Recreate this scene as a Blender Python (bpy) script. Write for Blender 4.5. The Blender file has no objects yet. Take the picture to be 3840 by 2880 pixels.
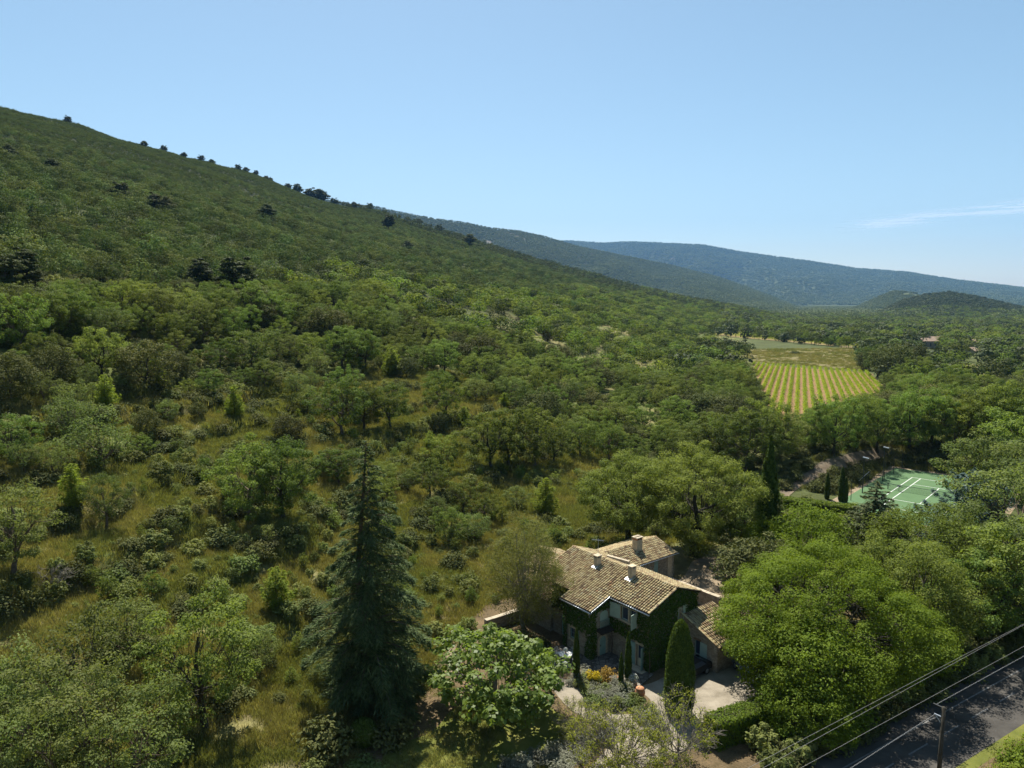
import bpy, math, random
import numpy as np

R_ = math.radians
scene = bpy.context.scene
col = scene.collection

# ------------------------------------------------------------------ camera
CAM_H = 32.0
PITCH = R_(6.6)
cam_data = bpy.data.cameras.new('camera')
cam_data.sensor_width = 36.0
cam_data.lens = 36.0 * 2670.0 / 3840.0
cam_data.clip_start = 1.0
cam_data.clip_end = 80000.0
cam = bpy.data.objects.new('camera', cam_data)
cam.location = (0, 0, CAM_H)
cam.rotation_euler = (R_(90) - PITCH, 0, 0)
col.objects.link(cam)
scene.camera = cam

# ------------------------------------------------------------------ sky, sun, exposure
SUN_EL, SUN_AZ = R_(57), R_(-11)            # azimuth measured from +y towards +x: ahead and a little to the left
world = bpy.data.worlds.new('World')
scene.world = world
world.use_nodes = True
wn = world.node_tree
sky = wn.nodes.new('ShaderNodeTexSky')
sky.sky_type = 'NISHITA'
sky.sun_disc = False
sky.sun_elevation = SUN_EL
sky.sun_rotation = SUN_AZ
sky.altitude = 250
sky.air_density = 1.0
sky.dust_density = 0.55
sky.ozone_density = .7
hsv = wn.nodes.new('ShaderNodeHueSaturation'); hsv.inputs['Saturation'].default_value = .98; hsv.inputs['Hue'].default_value = .484
wn.links.new(sky.outputs[0], hsv.inputs['Color'])
wn.links.new(hsv.outputs[0], wn.nodes['Background'].inputs[0])
wn.nodes['Background'].inputs[1].default_value = 0.066
sl = bpy.data.lights.new('sun', 'SUN')
sl.energy = 5.0
sl.angle = R_(0.53)
sl.color = (1.0, 0.95, 0.86)
sun = bpy.data.objects.new('sun', sl)
sun.rotation_euler = (R_(90) - SUN_EL, 0, -SUN_AZ + R_(180))
sun.location = (0, 0, 300)
col.objects.link(sun)
vs = scene.view_settings
vs.view_transform = 'Standard'
vs.look = 'None'
vs.exposure = 1.0
vs.gamma = 1.0
vs.use_curve_mapping = False
scene.render.engine = 'CYCLES'
cy = scene.cycles
cy.max_bounces = 4
cy.diffuse_bounces = 1
cy.glossy_bounces = 2
cy.transmission_bounces = 2
cy.transparent_max_bounces = 8
cy.volume_bounces = 0
cy.use_denoising = True
cy.sample_clamp_indirect = 6.0

# ------------------------------------------------------------------ picture helper: pixel of a 2212-wide print -> direction
FP = 2670.0 * 2212 / 3840
_c, _s = math.cos(PITCH), math.sin(PITCH)
def pray(px, py):
    x, up = px - 1106.0, 829.5 - py
    y, z = FP * _c + up * _s, -FP * _s + up * _c
    r = math.hypot(x, y)
    return math.atan2(x, y), z / r           # azimuth, slope
def proj(x, y, z):
    z = z - CAM_H
    d = y * _c - z * _s
    return 1106.0 + FP * x / d, 829.5 - FP * (y * _s + z * _c) / d

# ------------------------------------------------------------------ noise
def _hash(ix, iy, seed):
    h = (ix.astype(np.int64) * 374761393 + iy.astype(np.int64) * 668265263 + seed * 1442695041) & 0x7fffffff
    h = ((h ^ (h >> 13)) * 1274126177) & 0x7fffffff
    h = h ^ (h >> 16)
    return (h & 0xffff) / 65535.0
def vnoise(x, y, seed=0):
    x = np.asarray(x, float); y = np.asarray(y, float)
    ix, iy = np.floor(x), np.floor(y)
    fx, fy = x - ix, y - iy
    fx = fx * fx * (3 - 2 * fx); fy = fy * fy * (3 - 2 * fy)
    a = _hash(ix, iy, seed); b = _hash(ix + 1, iy, seed); c = _hash(ix, iy + 1, seed); d = _hash(ix + 1, iy + 1, seed)
    return (a * (1 - fx) + b * fx) * (1 - fy) + (c * (1 - fx) + d * fx) * fy
def fbm(x, y, seed=0, oct=4):
    t = 0; a = .5
    for k in range(oct):
        t = t + a * vnoise(x * 2 ** k, y * 2 ** k, seed + k * 17); a *= .5
    return t / (1 - .5 ** oct)
def sstep(a, b, x):
    t = np.clip((x - a) / (b - a), 0, 1)
    return t * t * (3 - 2 * t)

# ------------------------------------------------------------------ materials
MATS = {}
def new_mat(name):
    m = bpy.data.materials.new(name); m.use_nodes = True
    MATS[name] = m
    nt = m.node_tree
    return m, nt, nt.nodes['Principled BSDF']
def lk(nt, a, b): nt.links.new(a, b)
def node(nt, t, **kw):
    n = nt.nodes.new(t)
    for k, v in kw.items(): setattr(n, k, v)
    return n
def rgba(c): return (c[0], c[1], c[2], 1)
def mixc(nt, fac, a, b, mode='MIX'):
    n = node(nt, 'ShaderNodeMix', data_type='RGBA', blend_type=mode)
    for s, v in ((n.inputs[0], fac), (n.inputs[6], a), (n.inputs[7], b)):
        if hasattr(v, 'node'): lk(nt, v, s)
        elif isinstance(v, (int, float)): s.default_value = v
        else: s.default_value = rgba(v)
    return n.outputs[2]
def noise(nt, scale, detail=4, rough=.55, co=None, kind='Object'):
    if co is None:
        co = node(nt, 'ShaderNodeTexCoord').outputs[kind]
    n = node(nt, 'ShaderNodeTexNoise'); n.inputs['Scale'].default_value = scale
    n.inputs['Detail'].default_value = detail; n.inputs['Roughness'].default_value = rough
    lk(nt, co, n.inputs['Vector'])
    return n.outputs['Fac']
def ramp(nt, fac, stops):
    n = node(nt, 'ShaderNodeValToRGB'); e = n.color_ramp.elements
    while len(e) < len(stops): e.new(.5)
    for k, (p, c) in enumerate(stops): e[k].position = p; e[k].color = rgba(c)
    lk(nt, fac, n.inputs[0])
    return n.outputs[0]
def bump(nt, h, bsdf, strength=.5, dist=.02):
    n = node(nt, 'ShaderNodeBump'); n.inputs['Strength'].default_value = strength; n.inputs['Distance'].default_value = dist
    lk(nt, h, n.inputs['Height']); lk(nt, n.outputs[0], bsdf.inputs['Normal'])
def leaf_mat(name, dark, light, trans=.35, tcol=None, rough=.68, spec=.10, ovar=.30, patch=0.0):
    m, nt, b = new_mat(name)
    at = node(nt, 'ShaderNodeAttribute', attribute_name='rnd')
    c = mixc(nt, at.outputs['Fac'], dark, light)
    oi = node(nt, 'ShaderNodeObjectInfo')
    hs = node(nt, 'ShaderNodeHueSaturation')
    mr = node(nt, 'ShaderNodeMapRange'); mr.inputs[3].default_value = 1 - ovar; mr.inputs[4].default_value = 1 + ovar
    lk(nt, oi.outputs['Random'], mr.inputs[0]); lk(nt, mr.outputs[0], hs.inputs['Value'])
    m2 = node(nt, 'ShaderNodeMath', operation='MULTIPLY'); m2.inputs[1].default_value = 7.31
    fr = node(nt, 'ShaderNodeMath', operation='FRACT'); lk(nt, oi.outputs['Random'], m2.inputs[0]); lk(nt, m2.outputs[0], fr.inputs[0])
    mh = node(nt, 'ShaderNodeMapRange'); mh.inputs[3].default_value = .5 - .018 * ovar / .35; mh.inputs[4].default_value = .5 + .022 * ovar / .35
    lk(nt, fr.outputs[0], mh.inputs[0]); lk(nt, mh.outputs[0], hs.inputs['Hue'])
    lk(nt, c, hs.inputs['Color'])
    cc = hs.outputs[0]
    lk(nt, cc, b.inputs['Base Color'])
    b.inputs['Roughness'].default_value = rough
    b.inputs['Specular IOR Level'].default_value = spec
    if trans > 0:
        t = node(nt, 'ShaderNodeBsdfTranslucent')
        lk(nt, mixc(nt, 1.0, cc, tcol or (1.25, 1.25, .62), 'MULTIPLY'), t.inputs[0])
        mx = node(nt, 'ShaderNodeMixShader'); mx.inputs[0].default_value = trans
        lk(nt, b.outputs[0], mx.inputs[1]); lk(nt, t.outputs[0], mx.inputs[2])
        lk(nt, mx.outputs[0], nt.nodes['Material Output'].inputs[0])
    return m
def plain_mat(name, c, rough=.7, var=.15, scale=6, spec=.3, metal=0, bmp=0, bscale=40):
    m, nt, b = new_mat(name)
    f = noise(nt, scale)
    lo = tuple(x * (1 - var) for x in c); hi = tuple(min(1, x * (1 + var)) for x in c)
    lk(nt, ramp(nt, f, [(.3, lo), (.7, hi)]), b.inputs['Base Color'])
    b.inputs['Roughness'].default_value = rough; b.inputs['Specular IOR Level'].default_value = spec
    b.inputs['Metallic'].default_value = metal
    if bmp: bump(nt, noise(nt, bscale, 3), b, bmp, .01)
    return m

# ------------------------------------------------------------------ mesh helpers
def np_mesh(name, verts, quads, mat=None, rnd=None, tris=None, smooth=False):
    me = bpy.data.meshes.new(name)
    verts = np.asarray(verts, np.float32).reshape(-1, 3)
    quads = np.asarray(quads if quads is not None else [], np.int32).reshape(-1, 4)
    tris = np.asarray(tris if tris is not None else [], np.int32).reshape(-1, 3)
    nl = quads.size + tris.size
    me.vertices.add(len(verts)); me.vertices.foreach_set('co', verts.ravel())
    me.loops.add(nl); me.loops.foreach_set('vertex_index', np.concatenate([quads.ravel(), tris.ravel()]).astype(np.int32))
    npoly = len(quads) + len(tris)
    me.polygons.add(npoly)
    st = np.concatenate([np.arange(len(quads)) * 4, quads.size + np.arange(len(tris)) * 3]).astype(np.int32)
    me.polygons.foreach_set('loop_start', st)
    if smooth: me.polygons.foreach_set('use_smooth', np.ones(npoly, bool))
    if rnd is not None:
        a = me.attributes.new('rnd', 'FLOAT', 'POINT'); a.data.foreach_set('value', np.asarray(rnd, np.float32))
    me.update(calc_edges=True)
    if mat is not None: me.materials.append(mat)
    return me
def link(name, data, parent=None, loc=None, rot=None, scale=None):
    o = bpy.data.objects.new(name, data); col.objects.link(o)
    if parent is not None: o.parent = parent
    if loc is not None: o.location = loc
    if rot is not None: o.rotation_euler = rot
    if scale is not None: o.scale = (scale,) * 3 if isinstance(scale, (int, float)) else scale
    return o
def tag(o, label=None, cat=None, group=None, kind=None):
    if label: o['label'] = label
    if cat: o['category'] = cat
    if group: o['group'] = group
    if kind: o['kind'] = kind
    return o
def thing(name, label, cat, loc=(0, 0, 0), rz=0, group=None, scale=1.0):
    o = link(name, None, loc=loc, rot=(0, 0, rz), scale=scale)
    o.empty_display_size = .5
    return tag(o, label, cat, group)
class MB:
    """collects boxes, tubes, prisms; build() links them as one mesh object"""
    def __init__(s): s.v = []; s.f = []
    def add(s, vs, fs):
        k = len(s.v); s.v += [tuple(map(float, p)) for p in vs]; s.f += [tuple(i + k for i in f) for f in fs]; return s
    def box(s, x0, x1, y0, y1, z0, z1, top=None):
        t = top or 0
        return s.add([(x0, y0, z0), (x1, y0, z0), (x1, y1, z0), (x0, y1, z0), (x0 + t, y0 + t, z1), (x1 - t, y0 + t, z1), (x1 - t, y1 - t, z1), (x0 + t, y1 - t, z1)],
                     [(3, 2, 1, 0), (4, 5, 6, 7), (0, 1, 5, 4), (1, 2, 6, 5), (2, 3, 7, 6), (3, 0, 4, 7)])
    def obox(s, c, ax, ay, az):
        c = np.array(c, float); ax = np.array(ax, float); ay = np.array(ay, float); az = np.array(az, float)
        P = [c + i * ax + j * ay + k * az for k in (-1, 1) for j in (-1, 1) for i in (-1, 1)]
        return s.add(P, [(0, 2, 3, 1), (4, 5, 7, 6), (0, 1, 5, 4), (1, 3, 7, 5), (3, 2, 6, 7), (2, 0, 4, 6)])
    def prism(s, poly, z0, z1):
        n = len(poly)
        return s.add([(x, y, z0) for x, y in poly] + [(x, y, z1) for x, y in poly],
                     [tuple(range(n))[::-1], tuple(range(n, 2 * n))] + [(i, (i + 1) % n, n + (i + 1) % n, n + i) for i in range(n)])
    def extr(s, poly3, d):
        n = len(poly3); P = [np.array(p, float) for p in poly3]; d = np.array(d, float)
        return s.add(P + [p + d for p in P], [tuple(range(n))[::-1], tuple(range(n, 2 * n))] + [(i, (i + 1) % n, n + (i + 1) % n, n + i) for i in range(n)])
    def tube(s, pts, rad, n=6, cap=True):
        V, Q = tube_np(pts, rad, n)
        k = len(V) // n
        F = [tuple(q) for q in Q]
        if cap: F += [tuple(range(n))[::-1], tuple(range((k - 1) * n, k * n))]
        return s.add(V, F)
    def mesh(s, name, mat):
        me = bpy.data.meshes.new(name); me.from_pydata(s.v, [], s.f); me.materials.append(mat); me.update()
        return me
    def build(s, name, mat, parent=None, loc=None, bevel=0, smooth=False):
        me = s.mesh(name, mat)
        if smooth: me.polygons.foreach_set('use_smooth', np.ones(len(me.polygons), bool))
        o = link(name, me, parent, loc)
        if bevel:
            b = o.modifiers.new('bevel', 'BEVEL'); b.width = bevel; b.segments = 1; b.limit_method = 'ANGLE'
        return o
def tube_np(pts, rad, n=6):
    P = np.asarray(pts, float); k = len(P)
    rad = np.asarray(rad, float) * np.ones(k)
    T = np.gradient(P, axis=0); T /= np.linalg.norm(T, axis=1)[:, None] + 1e-9
    ref = np.array([0, 0, 1.]) if abs(T[0, 2]) < .9 else np.array([1., 0, 0])
    A = np.cross(T, ref); A /= np.linalg.norm(A, axis=1)[:, None] + 1e-9
    B = np.cross(T, A)
    th = np.arange(n) / n * 2 * np.pi
    V = P[:, None] + rad[:, None, None] * (np.cos(th)[None, :, None] * A[:, None] + np.sin(th)[None, :, None] * B[:, None])
    i = np.arange(k - 1)[:, None] * n; j = np.arange(n)[None]; j2 = (j + 1) % n
    Q = np.stack([i + j, i + j2, i + n + j2, i + n + j], -1).reshape(-1, 4)
    return V.reshape(-1, 3), Q
def cat_tubes(tubes):
    V, Q, k = [], [], 0
    for v, q in tubes: V.append(v); Q.append(q + k); k += len(v)
    return np.concatenate(V), np.concatenate(Q)
def leaves_np(pos, nrm, size, rng, aspect=.6, fold=.12, along=None):
    """rhombic leaf or leaf spray faces: returns verts (4n,3), quads (n,4)"""
    n = len(pos); nrm = nrm / (np.linalg.norm(nrm, axis=1)[:, None] + 1e-9)
    a = rng.normal(size=(n, 3)) if along is None else along + rng.normal(size=(n, 3)) * .25
    t = a - nrm * (a * nrm).sum(1)[:, None]; t /= np.linalg.norm(t, axis=1)[:, None] + 1e-9
    b = np.cross(nrm, t)
    s = (np.asarray(size) * np.ones(n))[:, None]
    up = nrm * s * fold
    V = np.stack([pos - t * s * .5, pos + b * s * aspect * .5 + up, pos + t * s * .5, pos - b * s * aspect * .5 + up], 1)
    return V.reshape(-1, 3), np.arange(4 * n).reshape(n, 4)
def unit(v): return v / (np.linalg.norm(v, axis=-1, keepdims=True) + 1e-9)

# ================================================================== terrain
UA = R_(17.7)                                      # the valley's own direction: contours run along it
SU, CU = math.sin(UA), math.cos(UA)
_pv = [-8000, -900, -300, 0, 28, 53, 85, 110, 150, 200, 300, 500, 700, 800, 1000, 1600, 9000]
_pz = [-4, -4, -2, 0, 0, 6.5, 16, 23.5, 36, 51.5, 86, 155, 220, 236, 240, 215, 150]
_vv = np.arange(-900, 1700, 2.0); _zz = np.interp(_vv, _pv, _pz)
_k = np.ones(9) / 9; _zz = np.convolve(np.pad(_zz, 4, mode='edge'), _k, 'valid')
_zz = np.where((_vv > -60) & (_vv < 28), np.interp(_vv, _pv, _pz).clip(None, 0) * 0, _zz)
_zz = np.where((_vv <= -60), np.interp(_vv, [-900, -300, -60], [-4, -2, 0]), _zz)
def crest_table(pts, k=1.0):
    A, Rr, Zc = [], [], []
    for px, py, r in pts:
        r = r * k
        a, e = pray(px, py); A.append(a); Rr.append(r); Zc.append(CAM_H + e * r)
    return np.array(A), np.array(Rr), np.array(Zc)
HILL = crest_table([(-900, 90, 760), (-400, 160, 820), (0, 238, 900), (170, 273, 920), (350, 327, 960), (520, 372, 1050), (700, 433, 1150), (820, 458, 1250), (1050, 530, 1350), (1300, 603, 1450), (1450, 640, 1520), (1600, 668, 1600), (1750, 697, 1700), (1900, 725, 1800), (2300, 730, 1800)])
RIDGES = [  # crest table, foot range of the front slope, crest noise, gully strength
    (crest_table([(500, 400, 2500), (820, 449, 2700), (920, 470, 2800), (1000, 481, 2900), (1060, 493, 3000), (1120, 499, 3100), (1180, 512, 3200), (1250, 533, 3300), (1350, 553, 3400), (1450, 573, 3500), (1552, 599, 3500), (1650, 634, 3500), (1729, 665, 3500), (1800, 695, 3500), (1880, 730, 3500)], 1.5), 2400, 1),
    (crest_table([(px, py, 7400 - .5 * abs(px - 1200)) for px, py in ((900, 530), (1150, 522), (1230, 520), (1300, 525), (1360, 522), (1440, 525), (1520, 529), (1600, 544), (1740, 563), (1800, 572), (1850, 580), (1960, 588), (2060, 604), (2212, 622), (2500, 640), (3200, 650))], 1.5), 5600, 2),
    (crest_table([(1845, 705, 1400), (1890, 682, 1450), (1946, 652, 1500), (2000, 639, 1530), (2050, 633, 1550), (2100, 641, 1550), (2160, 655, 1550), (2212, 667, 1550), (2400, 690, 1500), (2700, 705, 1400)], 1.5), 1650, 3),
    (crest_table([(1760, 690, 2600), (1850, 664, 2600), (1900, 641, 2600), (1930, 629, 2600), (1970, 632, 2600), (2010, 643, 2600), (2080, 660, 2600), (2200, 690, 2600)], 1.5), 3000, 4),
]
# tennis court frame
CT_A = R_(42.65); CT_O = np.array([57.2, 110.1]); CT_D = np.array([math.sin(CT_A), math.cos(CT_A)]); CT_N = np.array([math.cos(CT_A), -math.sin(CT_A)])
def court_xy(x, y):
    return (x - CT_O[0]) * CT_N[0] + (y - CT_O[1]) * CT_N[1], (x - CT_O[0]) * CT_D[0] + (y - CT_O[1]) * CT_D[1]
def height(x, y):
    x = np.asarray(x, float); y = np.asarray(y, float)
    az = np.arctan2(x, y); r = np.hypot(x, y)
    u = x * SU + y * CU; v = -x * CU + y * SU
    vw = v + (fbm(x / 38, y / 38, 3, 3) - .5) * 16 * sstep(26, 45, v)
    z = np.interp(vw, _vv, _zz)
    # terraces: flat treads with short banks on the lower slope
    tz = 2.6; k = z / tz; fr = k - np.floor(k)
    ter = (np.floor(k) + sstep(.68, 1.0, fr)) * tz
    z = z + (ter - z) * (.25 + .6 * fbm(x / 50, y / 50, 13, 2)) * sstep(.3, 2.5, z) * (1 - sstep(18, 40, z))
    z = z + (fbm(x / 9, y / 9, 11, 3) - .5) * .9 * sstep(.4, 3, z) + (fbm(x / 110, y / 110, 5, 2) - .5) * 7 * sstep(20, 60, z)
    # the spur closing the near hill, seen as its skyline
    A, Rr, Zc = HILL
    rc = np.interp(az, A, Rr); zc = np.interp(az, A, Zc)
    zc = np.maximum(zc, -3.9)
    vc = rc * np.sin(UA - az)
    bo = zc - np.interp(vc, _vv, _zz)
    z = z + bo * sstep(.35, 1.0, r / rc) * (v > -1e9) * sstep(200, 500, r)
    past = np.maximum(r - rc, 0)
    z = np.where(past > 0, np.minimum(z, np.maximum(zc - .10 * past - past ** 2 * .0006, -4)), z)
    z = np.where(r > 1900, np.minimum(z, -4), z)
    for (A, Rr, Zc), foot, sd in RIDGES:
        rc = np.interp(az, A, Rr); zc = np.interp(az, A, Zc)
        f = foot + (fbm(az * 14, r * 0 + sd, sd, 3) - .5) * .25 * foot
        t = np.clip((r - f) / (rc - f), 0, 1)
        g = fbm(az * rc / 260, r / 700, sd * 31, 4) - .5
        zz = -4 + (zc + 4) * (t ** 1.25) + g * (zc + 4) * .55 * t * (1 - t) * 2
        back = np.maximum(r - rc, 0)
        zz = np.where(back > 0, zc - back * .22, zz)
        inside = (az > A[0]) & (az < A[-1]) & (r > f)
        z = np.where(inside, np.maximum(z, zz), z)
    # the bank and raised track round the cut-in tennis court
    cx, cyy = court_xy(x, y)
    dl = np.maximum(-6.2 - cx, 0); df = np.maximum(cyy - 31.5, 0)
    d = np.hypot(dl, df)
    raise_ = 3.0 * sstep(.3, 6.5, d) * (1 - sstep(16, 34, d)) * sstep(2, 14, cyy) * (1 - sstep(30, 45, cx))
    z = z + raise_
    return z
def gpos(px, py, rmax=2500.0):
    """where the line of sight through a pixel meets the ground"""
    a, e = pray(px, py)
    r = np.exp(np.linspace(math.log(25), math.log(rmax), 4000))
    h = height(np.sin(a) * r, np.cos(a) * r); s = CAM_H + e * r
    i = np.argmax(h >= s)
    if h[i] < s[i]: i = len(r) - 1
    rr = r[i]
    return math.sin(a) * rr, math.cos(a) * rr, float(h[i])

def poly_mask(x, y, poly):
    x = np.asarray(x, float); y = np.asarray(y, float)
    ins = np.zeros(np.shape(x), bool); n = len(poly)
    for i in range(n):
        x0, y0 = poly[i]; x1, y1 = poly[(i + 1) % n]
        cond = ((y0 > y) != (y1 > y)) & (x < (x1 - x0) * (y - y0) / (y1 - y0 + 1e-12) + x0)
        ins ^= cond
    return ins
def gpoly(pts): return [gpos(px, py)[:2] for px, py in pts]
VINE = gpoly([(1625, 786), (1880, 806), (1915, 845), (1880, 870), (1688, 935), (1660, 880)])
FIELD = gpoly([(1600, 755), (1860, 752), (1870, 768), (1850, 785), (1885, 803), (1625, 783)])
VINE2 = gpoly([(1540, 718), (1600, 719.5), (1800, 742), (1800, 747), (1690, 737), (1540, 723)])
VINE3 = gpoly([(1815, 742), (1880, 742), (1870, 752), (1815, 750)])
FIELD2 = gpoly([(1480, 727), (1560, 730), (1690, 744), (1800, 751), (1640, 752), (1475, 736)])
MEADOW = gpoly([(2050, 785), (2212, 790), (2300, 815), (2080, 812)])
BARE = [gpoly([(820, 745), (940, 755), (935, 775), (830, 765)])]
RD = np.array([.853, .522]); RN = np.array([-.522, .853])        # road direction and its left normal

def build_terrain():
    azs = np.concatenate([np.arange(-180, -50, 4.0), np.arange(-50, -42, .5), np.arange(-42, 42, .22), np.arange(42, 50, .5), np.arange(50, 180, 4.0)])
    rs = np.concatenate([[4, 12, 20], np.exp(np.linspace(math.log(27), math.log(420), 250)), np.exp(np.linspace(math.log(426), math.log(12500), 215))[0:], [13500, 16000, 20000, 28000]])
    a = np.radians(azs)
    Rg, Ag = np.meshgrid(rs, a, indexing='ij')
    X, Y = Rg * np.sin(Ag), Rg * np.cos(Ag)
    Z = height(X, Y)
    Z = np.where(Rg > 12400, np.minimum(Z, -4), Z)
    n, m = X.shape
    V = np.stack([X, Y, Z], -1).reshape(-1, 3)
    i = np.arange(n - 1)[:, None] * m; j = np.arange(m)[None]; j2 = (j + 1) % m
    Q = np.stack([i + j, i + m + j, i + m + j2, i + j2], -1).reshape(-1, 4)
    V = np.concatenate([V, [[0, 0, 0]]]); c = len(V) - 1
    T = np.stack([np.full(m, c), np.arange(m), (np.arange(m) + 1) % m], -1)
    me = np_mesh('terrain', V, Q, tris=T, smooth=True)
    # ground cover, as base colours of soil, dry grass, green grass, scree; hill ground holds painted shade
    x, y, z = V.T; r = np.hypot(x, y); v = -x * CU + y * SU
    n1 = fbm(x / 7, y / 7, 21, 4)[:, None]; n2 = fbm(x / 2.2, y / 2.2, 41, 3)[:, None]; n3 = fbm(x / 40, y / 40, 61, 4)[:, None]
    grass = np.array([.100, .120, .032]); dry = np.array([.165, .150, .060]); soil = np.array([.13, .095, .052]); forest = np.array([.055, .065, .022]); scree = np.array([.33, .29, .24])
    w = sstep(.42, .60, n1); C = grass * (1 - w) + dry * w
    w = sstep(.66, .78, n2 * .5 + n3 * .5); C = C * (1 - w) + soil * w
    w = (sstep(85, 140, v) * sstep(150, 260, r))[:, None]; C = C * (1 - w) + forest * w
    hi = ((r > 1000) & (z > 4) | (r > 1500) | (v > 300))[:, None]; C = np.where(hi, np.array([.024, .031, .011]), C)  # upper and far ground darker than soil: shade between the scrub, painted in
    # garden soil round the house
    w = (sstep(34, 24, v) * sstep(95, 75, r) * sstep(-60, -30, x - 0 * y))[:, None]
    C = C * (1 - w) + (soil * .95 * (.7 + .6 * n2)) * w
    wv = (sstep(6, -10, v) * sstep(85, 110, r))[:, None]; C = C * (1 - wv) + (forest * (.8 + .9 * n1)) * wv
    def put(poly, colr, k=1.0):
        nonlocal C
        mk = poly_mask(x, y, poly)
        C[mk] = np.array(colr) * (.75 + .5 * n2[mk]) * k
    put(VINE, (.20, .125, .06)); put(FIELD, (.15, .13, .055)); put(VINE2, (.24, .18, .08)); put(VINE3, (.20, .16, .08)); put(MEADOW, (.14, .13, .05))
    for b in BARE: put(b, (.15, .135, .055))
    mk = (z > 180) & (r > 2300); s = (fbm(x / 130, y / 130, 91, 5) > .80) & mk
    C[s] = scree * .5
    cx, cyy = court_xy(x, y)
    mk = (cx > -14) & (cx < 24) & (cyy > 2) & (cyy < 42) & ((cx < -6) | (cyy > 31))
    C[mk] = (np.array([.085, .09, .035]) * (.6 + .8 * n2[mk])) * .7 + np.array([.16, .13, .08]) * .3 * n1[mk]
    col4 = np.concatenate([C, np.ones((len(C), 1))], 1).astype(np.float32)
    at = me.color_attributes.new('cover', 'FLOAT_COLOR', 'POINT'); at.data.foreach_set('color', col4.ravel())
    mt, nt, b = new_mat('ground')
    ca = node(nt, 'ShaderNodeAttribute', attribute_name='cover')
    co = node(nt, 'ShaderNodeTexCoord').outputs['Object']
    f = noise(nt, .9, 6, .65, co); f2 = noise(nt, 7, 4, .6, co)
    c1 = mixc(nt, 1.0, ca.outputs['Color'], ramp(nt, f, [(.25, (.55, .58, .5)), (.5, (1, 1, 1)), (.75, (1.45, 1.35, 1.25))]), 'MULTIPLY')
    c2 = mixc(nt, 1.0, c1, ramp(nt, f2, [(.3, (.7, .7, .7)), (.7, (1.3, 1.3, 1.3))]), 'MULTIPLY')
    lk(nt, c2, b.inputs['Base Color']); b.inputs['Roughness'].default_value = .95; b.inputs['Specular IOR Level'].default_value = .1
    bump(nt, f2, b, .6, .12)
    me.materials.append(mt)
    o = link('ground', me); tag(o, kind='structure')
build_terrain()

# ================================================================== foliage
BARK = plain_mat('bark', (.11, .085, .06), .9, .4, 3, .1)
BARK_GREY = plain_mat('bark_grey', (.19, .17, .14), .85, .3, 3, .1)
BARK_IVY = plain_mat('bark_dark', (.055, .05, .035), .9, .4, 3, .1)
L_OAK = leaf_mat('leaf_oak', (.074, .110, .020), (.172, .215, .046), .42, ovar=.38)
L_OAKG = leaf_mat('leaf_oak_grey', (.085, .115, .030), (.185, .215, .065), .40, (1.2, 1.25, .65))
L_HOLM = leaf_mat('leaf_holm', (.055, .068, .020), (.130, .135, .048), .22, rough=.75, spec=.08)
L_GARR = leaf_mat('leaf_garrigue', (.072, .102, .028), (.132, .160, .052), .18, rough=.8, spec=.05, ovar=.5)
L_PINE = leaf_mat('leaf_pine', (.034, .048, .014), (.085, .102, .026), .22)
L_YPINE = leaf_mat('leaf_young_pine', (.13, .175, .020), (.25, .30, .042), .50, ovar=.15)
L_CEDAR = leaf_mat('leaf_cedar', (.044, .076, .026), (.132, .170, .064), .24, (1.0, 1.2, .9), ovar=.05)
L_BLUE = leaf_mat('leaf_blue_cedar', (.040, .075, .070), (.085, .135, .118), .12, (.9, 1.1, 1.0), ovar=.05)
L_CYP = leaf_mat('leaf_cypress', (.036, .062, .010), (.105, .145, .024), .24, ovar=.12)
L_FIG = leaf_mat('leaf_fig', (.085, .135, .020), (.20, .265, .048), .45, rough=.5, spec=.30, ovar=.05)
L_LIME = leaf_mat('leaf_lime', (.078, .124, .010), (.174, .230, .024), .40, ovar=.08)
L_IVY = leaf_mat('leaf_ivy', (.036, .070, .012), (.105, .160, .026), .34, ovar=.05)
L_SCRUB = leaf_mat('leaf_scrub', (.105, .13, .036), (.205, .225, .068), .35)
L_GREY = leaf_mat('leaf_lavender', (.12, .13, .085), (.22, .22, .16), .25, (1.1, 1.1, .9))
L_YEL = leaf_mat('leaf_yellow', (.40, .30, .015), (.60, .48, .03), .35, (1.1, 1.0, .4), ovar=.05)
L_ORANGE = leaf_mat('leaf_orange', (.30, .18, .03), (.42, .30, .08), .35, (1.1, 1.0, .5), ovar=.05)
L_SPRING = leaf_mat('leaf_spring', (.15, .18, .02), (.26, .27, .035), .4, ovar=.05)
L_VINE = leaf_mat('leaf_vine', (.17, .23, .016), (.30, .37, .035), .45, ovar=.08)
L_GRASS = leaf_mat('leaf_grass', (.16, .155, .050), (.28, .25, .095), .35, ovar=.3)
L_MOUNT = leaf_mat('leaf_far_wood', (.070, .095, .028), (.135, .155, .048), .15, ovar=.15)

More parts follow.
